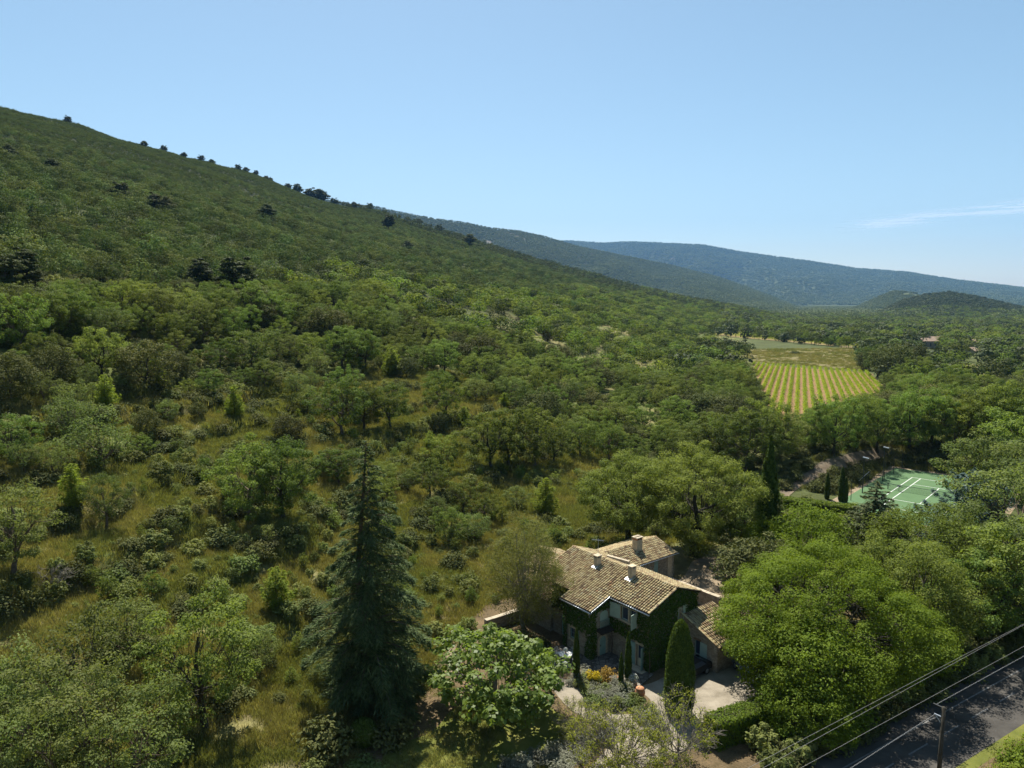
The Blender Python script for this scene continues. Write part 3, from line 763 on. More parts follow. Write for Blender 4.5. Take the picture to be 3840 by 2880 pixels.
# pines standing out of the hillside wood and on the skyline
for it, lb in zip([(15, 616, 548), (55, 612, 538), (75, 625, 583), (435, 628, 561), (515, 650, 558), (340, 610, 585), (785, 592, 560), (663, 575, 553), (112, 372, 342), (20, 350, 312), (260, 440, 395), (335, 462, 418), (360, 470, 425), (578, 480, 440), (840, 500, 465), (1015, 535, 505), (880, 545, 520)],
                  ('tall', 'large', 'small', 'slender', 'tallest', 'low', 'dark', 'short', 'lone high', 'highest left', 'wide dark', 'leaning', 'broad', 'bulky', 'thin', 'right hand', 'small right hand')):
    T(it[0], it[1], it[2], PINE[int(rng.integers(2))], 'pine_tree', '%s pine rising above the wood on the left hillside' % lb, 'pines on the hillside', wide=1.35)
sk = [(148, 281, 269), (312, 322, 311), (355, 333, 317), (398, 344, 338), (435, 352, 345), (458, 360, 351), (515, 378, 371), (532, 384, 374), (553, 388, 378), (575, 393, 384), (585, 397, 387), (622, 410, 398), (643, 416, 401), (668, 425, 410), (685, 428, 411), (697, 430, 415), (722, 438, 430), (765, 450, 438), (798, 459, 441), (905, 488, 474), (950, 505, 488)]
for k, it in enumerate(sk):
    a, e = pray(it[0], it[1]); r = float(np.interp(a, HILL[0], HILL[1])) - 12
    x, y = math.sin(a) * r, math.cos(a) * r; zg = float(height(x, y))
    h = max(CAM_H + pray(it[0], it[2])[1] * r - zg, 6.0) * 1.25
    place('pine_tree', PINE[k % 2], 'small dark pine on the skyline of the left hill', 'tree', (x, y, zg - .22 * h), h * 1.15, k * 1.3, 'pines on the skyline', 1.5)
# foreground left
row([(280, 1448, 1280), (150, 1560, 1330), (40, 1600, 1400)], OLIVE_T, 'pale_oak', 'crooked open crowned pale oak at the lower left', 'pale oaks at the lower left')
T(443, 1572, 1290, OAK[1], 'oak_tree', 'oak with thick ivy clad trunk left of the cedar foot', None, wide=1.0)
row([(60, 1745, 1480), (170, 1735, 1425), (290, 1760, 1470)], OAKG, 'pale_oak', 'large grey green oak in the lower left corner', 'pale oaks at the lower left', rz=1.0)
T(560, 1460, 1370, OLIVE_T[0], 'pale_oak', 'small pale oak between the ivy clad oak and the cedar', 'pale oaks at the lower left')
# ------------------------------------------------------------------ trees round the house and court
LIME1 = broadleaf('great_tree', 501, 10.0, 10.2, .3, 215, 1.2, 600, .165, L_LIME, BARK_IVY, th=2.5, tr=.42, nl=9, inner=.80, lump=.20, flat=.7, low_taper=.05)
place('lime_tree', LIME1, 'huge rounded bright green tree between the house and the road', 'tree', (27.0, 59.0, 0), None, .4)
LIME2 = broadleaf('side_tree', 502, 10.5, 6.2, .3, 105, 1.05, 380, .17, L_OAK, BARK_IVY, th=2, tr=.3, nl=7, inner=.6, lump=.2, low_taper=.05)
place('roadside_tree', LIME2, 'darker leafy tree beside the road right of the huge rounded tree', 'tree', (36.5, 63.5, 0), None, 1.4)
LIME3 = broadleaf('low_tree', 503, 6.6, 5.0, .0, 110, 1.1, 190, .2, L_LIME, BARK_IVY, th=1, tr=.2, nl=7, inner=.6, lump=.2, low_taper=.0)
place('roadside_tree', LIME3, 'low dense tree under the huge tree, between the clipped hedge and the road', 'tree', (23.4, 53.2, 0), 7.4, 2.4)
place('roadside_tree', LIME3, 'low dark tree at the road edge right of the clipped hedge', 'tree', (21.8, 49.4, 0), 4.6, 3.1)
place('roadside_tree', LIME3, 'low shaded tree at the road edge behind the telephone wires', 'tree', (33.0, 57.6, 0), 5.2, 4.0)
BOAK1 = broadleaf('big_oak', 511, 12.6, 7.6, 2.0, 120, 1.15, 400, .195, L_OAK, BARK_IVY, th=2.6, tr=.36, nl=8, inner=.55, lump=.22)
BOAK2 = broadleaf('big_oak', 512, 14.4, 8.6, 1.8, 140, 1.2, 420, .195, L_OAK, BARK_IVY, th=3, tr=.4, nl=8, inner=.55, lump=.22)
place('big_oak', BOAK1, 'wide spreading oak behind the left end of the house', 'tree', (15.0, 90.0, 0), None, .2)
place('big_oak', BOAK2, 'big domed oak behind the house beside the tall dark cypress', 'tree', (23.2, 87.5, 0), None, 1.2)
FEATH = broadleaf('feathery', 521, 11.5, 4.8, 1.0, 150, .95, 230, .21, leaf_mat('leaf_feathery', (.10, .115, .03), (.19, .19, .055), .45, ovar=.05), BARK_GREY, th=1.0, tr=.17, nl=5, inner=.25, lump=.25, flat=1.1, aspect=.22, lean=.06, topf=.85)
place('feathery_tree', FEATH, 'slender feathery tree with grey forked stems against the left end of the house', 'tree', (1.3, 65.7, 0), None, 3.3)
CEDAR = conifer('cedar', 531, 21.8, 6.6, .9, 165, 1100, .42, L_CEDAR, BARK, tr=.36, p=.78, droop=.32, rise=.30, spread=.32, thick=.07, irregular=.55, aspect=.16, hang=.26)
place('cedar_tree', CEDAR, 'tall dark blue green cedar with drooping tiers left of the house', 'tree', (-11.2, 53.8, 0), None, .5)
FIG = broadleaf('fig', 541, 6.6, 5.7, .2, 95, .85, 85, .34, L_FIG, BARK_GREY, th=.5, tr=.2, nl=9, inner=.5, lump=.2, aspect=.8, upw=.7, low_taper=.1)
place('fig_tree', FIG, 'glossy large leaved fig tree on the lawn in front of the house', 'tree', (-1.4, 52.6, 0), None, .9)
FIR = conifer('fir', 551, 11.5, 5.2, .6, 120, 700, .36, leaf_mat('leaf_fir', (.05, .068, .026), (.12, .138, .05), .2, ovar=.05), BARK, p=.85, droop=.22, rise=.15, spread=.4, aspect=.25, irregular=.3, up_tip=.2)
T(1884, 1240, 1034, FIR, 'fir_tree', 'olive green fir tree with tiered branches in front of the tennis court', None, rz=.3, wide=1.35)
BLUE = conifer('blue_cedar', 561, 9.5, 5.8, .4, 80, 420, .42, L_BLUE, BARK, p=.6, droop=-.1, rise=.25, spread=.34, aspect=.25, irregular=.5, up_tip=.2)
T(2088, 1225, 1012, BLUE, 'blue_cedar', 'blue grey cedar with spreading branches at the right of the tennis court', None, rz=.8)
DOME = broadleaf('dome_pine', 571, 8.0, 6.6, .6, 120, 1.3, 230, .24, leaf_mat('leaf_dome_pine', (.075, .108, .014), (.155, .19, .03), .3, ovar=.05), BARK, th=1.6, tr=.24, nl=8, inner=.62, lump=.14, aspect=.25, flat=.6, low_taper=.1)
T(2010, 1300, 1098, DOME, 'umbrella_pine', 'rounded deep green umbrella pine between the fir and the huge tree', None, rz=.1)
MIDG = broadleaf('mid_green', 581, 8.2, 5.6, .4, 90, 1.15, 180, .24, L_LIME, BARK, th=1.2, tr=.22, nl=7, inner=.5, lump=.25)
T(1740, 1245, 1098, MIDG, 'garden_tree', 'light green garden tree left of the fir, behind the house', None, rz=2.0, wide=1.1)
T(1600, 1200, 1050, OAK[3], 'garden_tree', 'dark oak leaning over the gravel court behind the house', None, wide=1.2)
T(1632, 1300, 1150, HOLM[1], 'garden_tree', 'dark evergreen tree between the gravel court and the huge tree', None, wide=1.1)
place('garden_tree', MIDG, 'shaded garden tree between the tall dark cypress and the court hedge', 'tree', gpos(1650, 1232), 6.0, 4.0, wide=.75)
COL_P = [(0, .55), (.06, .85), (.2, 1), (.45, .95), (.7, .7), (.88, .35), (.96, .14), (1, 0)]
TALLC = column('tall_cypress', 591, 15.5, 1.55, 6500, .42, L_CYP, [(0, .7), (.1, 1), (.3, .95), (.55, .7), (.75, .42), (.9, .2), (1, .02)], rough=.22)
place('cypress_tree', TALLC, 'tall ragged dark cypress right of the big oaks behind the house', 'tree', gpos(1655, 1205), None, 0)
THIN = column('thin_cypress', 592, 4.7, .27, 4200, .17, L_CYP, [(0, .6), (.08, .9), (.3, 1), (.6, .85), (.85, .5), (.96, .22), (1, .02)], rough=.1)
THIN2 = column('thin_cypress', 593, 4.3, .27, 3800, .17, L_CYP, [(0, .6), (.08, .9), (.3, 1), (.6, .85), (.85, .5), (.96, .22), (1, .02)], rough=.12)
place('pencil_cypress', THIN, 'pencil thin cypress beside the garden table', 'tree', (5.45, 57.2, 0), 4.75, .2, 'pencil cypresses in the garden')
place('pencil_cypress', THIN2, 'taller of the two pencil cypresses in front of the glazed door', 'tree', (9.85, 57.2, 0), 4.35, 1.2, 'pencil cypresses in the garden')
place('pencil_cypress', THIN2, 'shorter of the two pencil cypresses in front of the glazed door', 'tree', (9.05, 55.9, 0), 3.2, 2.2, 'pencil cypresses in the garden')
FATC = column('clipped_cypress', 594, 7.7, 1.16, 17000, .16, L_CYP, [(0, .80), (.05, .92), (.25, 1), (.5, .94), (.72, .80), (.86, .58), (.94, .40), (.985, .18), (1, .02)], rough=.04)
place('clipped_cypress', FATC, 'fat clipped bullet shaped cypress in front of the ivy clad gable', 'tree', (13.05, 52.4, 0), None, .2)
for px, py, ty, lb in ((1786, 1078, 1020, 'left one of the three small cypresses by the court track'), (1817, 1083, 1008, 'middle one of the three small cypresses by the court track'), (1826, 1085, 1030, 'right one of the three small cypresses by the court track')):
    T(px, py, ty, THIN, 'small_cypress', lb, 'small cypresses by the court', wide=1.5)
T(2145, 1125, 945, OAKG[2], 'oak_tree', 'grey green oak rising behind the blue grey cedar', 'oaks at the right edge', wide=1.1)
# wood edge on the right
for it, pk, lb in (((2212, 1250, 985), OAKG[0], 'grey green oak at the right edge above the road'), ((2150, 1330, 1090), OAKG[1], 'grey green oak just right of the umbrella pine'), ((2225, 1390, 1120), OAK[3], 'dark shaded oak at the right edge over the road'), ((2170, 1130, 930), OAKG[0], 'tall grey green oak right of the court near the frame edge'), ((2230, 1090, 880), OAK[0], 'tall oak at the right edge level with the court'), ((2120, 1400, 1190), OAK[5], 'oak behind the huge rounded tree near the right edge'), ((2040, 1310, 1175), OAK[2], 'oak tucked between the umbrella pine and the huge tree')):
    T(*it, pk, 'oak_tree', lb, 'oaks at the right edge', wide=1.15)
row([(1965, 972, 845), (2010, 968, 835), (2060, 975, 850), (2110, 980, 840), (2165, 985, 825), (2215, 990, 830)], OAK, 'oak_tree', 'dark trunked oak in the line behind the tennis court', 'oaks behind the tennis court')
row([(1700, 985, 880), (1760, 975, 885), (1800, 985, 855), (1850, 975, 850), (1895, 978, 872)], OAK + OAKG[:1], 'oak_tree', 'oak above the gravel track by the tennis court', 'oaks above the court track')
row([(1560, 1010, 880), (1610, 1030, 890), (1655, 1000, 860)], OAK, 'oak_tree', 'oak behind the big oaks and left of the track', 'oaks above the court track')
row([(1870, 800, 755), (1895, 815, 745), (1925, 825, 738), (1955, 815, 735), (1985, 840, 770)], HOLM + OAK[:2], 'oak_tree', 'round dark oak in the clump right of the dry field', 'oaks right of the dry field')

# ------------------------------------------------------------------ more single trees of the woods, nearest ones
def wood(n, cond, cell, hr, protos, kinds, name, label, group, a0, a1, r0, r1, nmax, massname, masslabel):
    """the nearest trees of a wood as things, the rest of it as one mass"""
    x, y, a, r = polar_pts(rng, n, a0, a1, r0, r1)
    v = -x * CU + y * SU
    ok = cond(x, y, a, r, v) & ~in_fields(x, y)
    cx, cyy = court_xy(x, y)
    ok &= ~((cx > -13) & (cx < 26) & (cyy > -12) & (cyy < 44))
    for b in BARE: ok &= ~poly_mask(x, y, b)
    x, y, r = x[ok], y[ok], r[ok]
    i = thin(rng, x, y, cell); i = i[np.argsort(r[i])]
    cnt = 0; rest = []
    for X, Y in zip(x[i], y[i]):
        if any((X - q[0]) ** 2 + (Y - q[1]) ** 2 < (q[2] * .75 + 1.3) ** 2 for q in OCC): continue
        z = float(height(X, Y)); h = hr[0] + (hr[1] - hr[0]) * rng.random()
        for _ in range(5):
            px, py = proj(X, Y, z + h)
            lim = np.interp(px, [1590, 1615, 1630, 1650, 1668, 1690, 1740, 1800, 1850, 1915, 1935], [600, 770, 850, 885, 900, 905, 885, 862, 850, 845, 700])
            if py > lim: break
            h *= .8
        if py < lim or h < 3: continue
        OCC.append((X, Y, h * .42))
        k = int(rng.integers(len(protos)))
        if cnt < nmax and -20 < px < 2232:
            size = 'low' if h < hr[0] + (hr[1] - hr[0]) * .33 else 'tall' if h > hr[0] + (hr[1] - hr[0]) * .67 else 'medium'
            side = 'left' if px < 740 else 'right' if px > 1480 else 'central'
            place(name[kinds[k][0]], protos[k], '%s %s %s' % (size, kinds[k][1], label % side), 'tree', (X, Y, z - .1), h, rng.random() * 6.28, group, .9 + .3 * rng.random())
            cnt += 1
        else:
            rest.append((X, Y, z - .1, h, k))
    if rest:
        A = np.array(rest); m = len(A); w = .9 + .3 * rng.random(m)
        scatter(massname, masslabel, A[:, :3], np.stack([A[:, 3] * w, A[:, 3] * w, A[:, 3]], -1), np.stack([np.zeros(m), np.zeros(m), rng.random(m) * 6.28], -1), A[:, 4], [joined(p) for p in protos])
    return cnt, len(rest)
K_ = {0: 'oak_tree', 1: 'holm_oak', 2: 'pale_oak'}
KO, KH, KG = (0, 'fresh green oak'), (1, 'dark evergreen oak'), (2, 'greyish pale oak')
nA = wood(9000, lambda x, y, a, r, v: (v > 112 - 30 * sstep(-.30, -.16, a)) & (r < 258) & (fbm(x / 28, y / 28, 64, 3) < .66), 6.4, (5, 11), OAK + HOLM[:1] + OAKG[:1], [KO] * 6 + [KH, KG], K_, 'in the %s wood at the hillside foot', 'close wood at the foot of the hillside', -40, -8, 110, 260, 62, 'hillfoot_wood', 'leafy oaks farther back in the wood at the foot of the hillside')
nB = wood(9000, lambda x, y, a, r, v: (v > 14) & (v < 100) & (r > 140 + 45 * sstep(.12, -.08, a)) & (fbm(x / 24, y / 24, 65, 3) < .60), 6.6, (4.5, 10), OAK + HOLM[:1] + OAKG[:1], [KO] * 6 + [KH, KG], K_, 'in the %s wood above the house', 'middle wood above the house', -8, 17, 120, 258, 62, 'middle_wood', 'leafy oaks farther back in the middle wood above the house')
nC = wood(9000, lambda x, y, a, r, v: (v < 14) & (r > 135) & (fbm(x / 30, y / 30, 66, 3) < .68), 6.6, (5, 11), OAK + HOLM[:1] + OAKG[:1], [KO] * 6 + [KH, KG], K_, 'in the %s wood beyond the tennis court', 'wood between court and vineyard', 12, 40, 135, 300, 62, 'vineyard_wood', 'leafy oaks farther back between the tennis court and the vineyard')
nD = wood(5000, lambda x, y, a, r, v: (v > 31) & (v < 112) & (r > 58) & (fbm(x / 20, y / 20, 67, 3) < .47), 7.5, (2.8, 6.5), OLIVE_T + OAK[:4] + OAKG[:1], [KG, KG] + [KO] * 4 + [KG], K_, 'on the %s terraces of the slope', 'young trees on the terraces', -39, 2, 58, 175, 70, 'terrace_saplings', 'young oaks farther up the terraces')
print('single wood trees', nA, nB, nC, 'objects', len(bpy.data.objects))

# ================================================================== the stone house
def stone_mat(name, c0, c1, c2, scale=4.2, mortar=(.30, .26, .20)):
    m, nt, b = new_mat(name)
    co = node(nt, 'ShaderNodeTexCoord').outputs['Object']
    mp = node(nt, 'ShaderNodeMapping'); mp.inputs['Scale'].default_value = (1, 1, 1.7); lk(nt, co, mp.inputs[0])
    v = node(nt, 'ShaderNodeTexVoronoi'); v.inputs['Scale'].default_value = scale; lk(nt, mp.outputs[0], v.inputs['Vector'])
    e = node(nt, 'ShaderNodeTexVoronoi', feature='DISTANCE_TO_EDGE'); e.inputs['Scale'].default_value = scale; lk(nt, mp.outputs[0], e.inputs['Vector'])
    sep = node(nt, 'ShaderNodeSeparateColor'); lk(nt, v.outputs['Color'], sep.inputs[0])
    cs = ramp(nt, sep.outputs[0], [(0, c0), (.5, c1), (1, c2)])
    n = noise(nt, 14, 5, .6, co)
    cs = mixc(nt, 1, cs, ramp(nt, n, [(.25, (.6, .6, .6)), (.7, (1.2, 1.2, 1.2))]), 'MULTIPLY')
    jo = node(nt, 'ShaderNodeMapRange'); jo.inputs[1].default_value = .02; jo.inputs[2].default_value = .09; lk(nt, e.outputs['Distance'], jo.inputs[0])
    lk(nt, mixc(nt, jo.outputs[0], mortar, cs), b.inputs['Base Color'])
    b.inputs['Roughness'].default_value = .92; b.inputs['Specular IOR Level'].default_value = .1
    bump(nt, jo.outputs[0], b, .8, .05)
    return m
M_STONE = stone_mat('limestone_rubble', (.24, .20, .15), (.34, .29, .21), (.42, .37, .28))
M_DRESS = plain_mat('dressed_stone', (.46, .38, .26), .85, .2, 5, .15, bmp=.3)
M_PLASTER = plain_mat('lime_plaster', (.40, .34, .25), .9, .25, 2.5, .1, bmp=.3)
M_WOOD = plain_mat('old_wood', (.20, .125, .065), .8, .3, 4, .15)
M_GREEN = plain_mat('celadon_paint', (.36, .45, .37), .6, .08, 3, .3)
M_GREEN2 = plain_mat('faded_green_paint', (.24, .36, .32), .65, .12, 3, .3)
M_ZINC = plain_mat('zinc', (.42, .45, .48), .35, .15, 5, .5, metal=.6)
M_LEAD = plain_mat('flashing', (.62, .64, .66), .4, .15, 5, .5, metal=.3)
M_IRON = plain_mat('white_iron', (.62, .63, .60), .5, .1, 8, .4)
M_DARKIRON = plain_mat('dark_iron', (.03, .032, .03), .5, .2, 8, .4)
M_TERRA = plain_mat('terracotta', (.42, .20, .10), .8, .2, 5, .2)
def glass_mat():
    m, nt, b = new_mat('window_glass')
    b.inputs['Base Color'].default_value = (.045, .06, .085, 1); b.inputs['Roughness'].default_value = .04; b.inputs['Specular IOR Level'].default_value = .8
    return m
M_GLASS = glass_mat()
M_CURTAIN = plain_mat('net_curtain', (.30, .32, .35), .9, .1, 9, .05)
def tile_mat():
    m, nt, b = new_mat('clay_tile')
    at = node(nt, 'ShaderNodeAttribute', attribute_name='rnd'); oi = node(nt, 'ShaderNodeObjectInfo')
    ad = node(nt, 'ShaderNodeMath', operation='ADD'); lk(nt, at.outputs['Fac'], ad.inputs[0]); lk(nt, oi.outputs['Random'], ad.inputs[1])
    fr = node(nt, 'ShaderNodeMath', operation='FRACT'); lk(nt, ad.outputs[0], fr.inputs[0])
    c = ramp(nt, fr.outputs[0], [(0, (.19, .135, .09)), (.15, (.31, .225, .13)), (.32, (.38, .30, .175)), (.55, (.45, .365, .205)), (.75, (.50, .415, .24)), (.93, (.43, .38, .25)), (1, (.37, .23, .13))])
    co = node(nt, 'ShaderNodeTexCoord').outputs['Object']
    n = noise(nt, 9, 5, .65, co); n2 = noise(nt, 38, 3, .6, co)
    c = mixc(nt, 1, c, ramp(nt, n, [(.3, (.62, .58, .55)), (.6, (1.08, 1.08, 1.05))]), 'MULTIPLY')
    c = mixc(nt, 1, c, ramp(nt, n2, [(.35, (.75, .75, .72)), (.6, (1.1, 1.1, 1.1))]), 'MULTIPLY')
    lk(nt, c, b.inputs['Base Color']); b.inputs['Roughness'].default_value = .92; b.inputs['Specular IOR Level'].default_value = .08
    return m
M_TILE = tile_mat()
M_PAN = plain_mat('tile_channel', (.055, .042, .03), .95, .35, 6, .05)
HO = (11.725, 58.13, 0.0); HR = R_(-52.0)
def tile_arrays(w=.172, l=.40, seg=5, thick=.0):
    """one barrel tile lying along +y (up the slope) at the origin, wider at the lower end"""
    V = []
    for yy, k, zz in ((0, 1.0, .045), (l, .80, .0)):
        for q in range(seg + 1):
            t = math.pi * q / seg
            V.append((math.cos(t) * w / 2 * k * 1.0, yy, math.sin(t) * w / 2 * k * 1.15 + zz))
    n = seg + 1
    F = [(q, q + 1, n + q + 1, n + q) for q in range(seg)]
    # closed lower end so that the shadowed hollow reads
    return np.array(V), np.array(F)
TV, TF = tile_arrays()
TILE_MESH = np_mesh('roof_tile', TV, TF, M_TILE, np.zeros(len(TV)))
def tile_slope(parent, eave, ex, up, ncol, nrow, single, rng, cstep=.255, rstep=.325, skip=None):
    """tiles of one roof slope: eave = lower left corner, ex along the eave, up = up the slope (unit vectors).
    single(x,y,z) gives the rank used to pick which become pieces; returns candidate list"""
    ex = np.array(ex, float); up = np.array(up, float); nz = np.cross(ex, up)
    out = []
    for c in range(ncol):
        for r in range(nrow):
            p = np.array(eave) + ex * ((c + .5) * cstep + rng.normal() * .008) + up * (r * rstep + rng.normal() * .012 - .05) + nz * (.03 + rng.normal() * .006)
            if skip and skip(p): continue
            a = rng.normal() * .025
            x2 = ex * math.cos(a) + up * math.sin(a); u2 = up * math.cos(a) - ex * math.sin(a)
            out.append((p, x2, u2, nz))
    return out
def lay_tiles(parent, tiles, nsingle, key, rng, mass_name='tile_field'):
    tiles = sorted(tiles, key=lambda t: key(t[0]))
    from mathutils import Matrix
    for p, x2, u2, nz in tiles[:nsingle]:
        o = bpy.data.objects.new('roof_tile', TILE_MESH); col.objects.link(o); o.parent = parent
        s = .95 + .1 * rng.random()
        o.matrix_local = Matrix(((x2[0] * s, u2[0], nz[0], p[0]), (x2[1] * s, u2[1], nz[1], p[1]), (x2[2] * s, u2[2], nz[2], p[2]), (0, 0, 0, 1)))
    rest = tiles[nsingle:]
    if rest:
        P = np.array([t[0] for t in rest]); X = np.array([t[1] for t in rest]); U = np.array([t[2] for t in rest]); Z = np.array([t[3] for t in rest])
        V = P[:, None] + TV[None, :, 0:1] * X[:, None] + TV[None, :, 1:2] * U[:, None] + TV[None, :, 2:3] * Z[:, None]
        k = len(TV); Q = (TF[None] + (np.arange(len(rest)) * k)[:, None, None]).reshape(-1, 4)
        o = link(mass_name, np_mesh(mass_name, V.reshape(-1, 3), Q, M_TILE, np.repeat(rng.random(len(rest)), k)), parent)
        o['kind'] = 'stuff'
def ridge_tiles(name, p0, p1, parent, rng, r=.11, step=.34):
    p0 = np.array(p0, float); p1 = np.array(p1, float); L = np.linalg.norm(p1 - p0); d = (p1 - p0) / L
    n = int(L / step); side = np.cross(d, [0, 0, 1]); side /= np.linalg.norm(side); upv = np.cross(side, d)
    V, Q, R = [], [], []
    for k in range(n):
        b = p0 + d * k * step
        base = len(V)
        for t_, rr in ((-.02, r), (step + .04, r * .88)):
            for q in range(7):
                a = math.pi * q / 6
                V.append(b + d * t_ + side * math.cos(a) * rr * 1.15 + upv * (math.sin(a) * rr - .01 + rng.normal() * .002))
        for q in range(6): Q.append((base + q, base + q + 1, base + 8 + q, base + 7 + q))
        R += [rng.random()] * 14
    return link(name, np_mesh(name, np.array(V), np.array(Q), M_TILE, np.array(R)), parent)
def deck(mb, quad, th=.09):
    """a sloping roof slab under the tiles"""
    P = [np.array(p, float) for p in quad]; n = np.cross(P[1] - P[0], P[3] - P[0]); n /= np.linalg.norm(n)
    if n[2] < 0: n = -n
    mb.extr([p - n * th for p in P], n * th)
def holed(mb, p0, eu, ev, W, Hh, holes, depth, nin):
    """a wall face with real openings and reveals; nin points into the wall"""
    p0 = np.array(p0, float); eu = np.array(eu, float); ev = np.array(ev, float); nin = np.array(nin, float)
    us = sorted({0, W, *[h[0] for h in holes], *[h[1] for h in holes]}); vs_ = sorted({0, Hh, *[h[2] for h in holes], *[h[3] for h in holes]})
    for i in range(len(us) - 1):
        for j in range(len(vs_) - 1):
            um, vm = (us[i] + us[i + 1]) / 2, (vs_[j] + vs_[j + 1]) / 2
            if any(h[0] < um < h[1] and h[2] < vm < h[3] for h in holes): continue
            mb.add([p0 + eu * a + ev * b for a, b in ((us[i], vs_[j]), (us[i + 1], vs_[j]), (us[i + 1], vs_[j + 1]), (us[i], vs_[j + 1]))], [(0, 1, 2, 3)])
    for h in holes:
        c = [(h[0], h[2]), (h[1], h[2]), (h[1], h[3]), (h[0], h[3])]
        for k in range(4):
            a, b = c[k], c[(k + 1) % 4]
            mb.add([p0 + eu * a[0] + ev * a[1], p0 + eu * b[0] + ev * b[1], p0 + eu * b[0] + ev * b[1] + nin * depth, p0 + eu * a[0] + ev * a[1] + nin * depth], [(0, 1, 2, 3)])
def shutter(name, parent, p, eu, w, h, mat, nrm, planks=5, label=None):
    """plank shutter: boards with real gaps, two ledges behind"""
    p = np.array(p, float); eu = np.array(eu, float); nrm = np.array(nrm, float); ez = np.array([0, 0, 1.])
    root = MB()
    root.obox(p + eu * w / 2 + ez * h / 2 - nrm * .012, eu * w / 2, nrm * .008, ez * h / 2)
    o = root.build(name, mat, parent)
    for k in range(planks):
        pw = w / planks
        MB().obox(p + eu * (pw * (k + .5)) + ez * h / 2 + nrm * .012, eu * (pw / 2 - .006), nrm * .014, ez * h / 2).build('plank', mat, o)
    if label: o['label'] = label
    return o
def window(parent, p, eu, w, h, nin, panes=(2, 2), mat=None, name='window', curtain=True):
    """frame, glazing bars and panes set back in an opening"""
    p = np.array(p, float); eu = np.array(eu, float); nin = np.array(nin, float); ez = np.array([0, 0, 1.]); mat = mat or M_GREEN
    f = MB(); t = .055
    for a, b, c, d in ((0, t, 0, h), (w - t, w, 0, h), (t, w - t, 0, t), (t, w - t, h - t, h)):
        f.obox(p + eu * (a + b) / 2 + ez * (c + d) / 2 + nin * .03, eu * (b - a) / 2, nin * .03, ez * (d - c) / 2)
    o = f.build(name, mat, parent)
    for i in range(panes[0]):
        for j in range(panes[1]):
            pw, ph = (w - 2 * t) / panes[0], (h - 2 * t) / panes[1]
            MB().obox(p + eu * (t + pw * (i + .5)) + ez * (t + ph * (j + .5)) + nin * .04, eu * (pw / 2 - .018), nin * .006, ez * (ph / 2 - .018)).build('pane', M_GLASS, o)
    MB().obox(p + eu * w / 2 + ez * h / 2 + nin * .075, eu * (w / 2 - .02), nin * .006, ez * (h / 2 - .02)).build('glazing_bar' if not curtain else 'curtain', M_CURTAIN if curtain else mat, o)
    return o

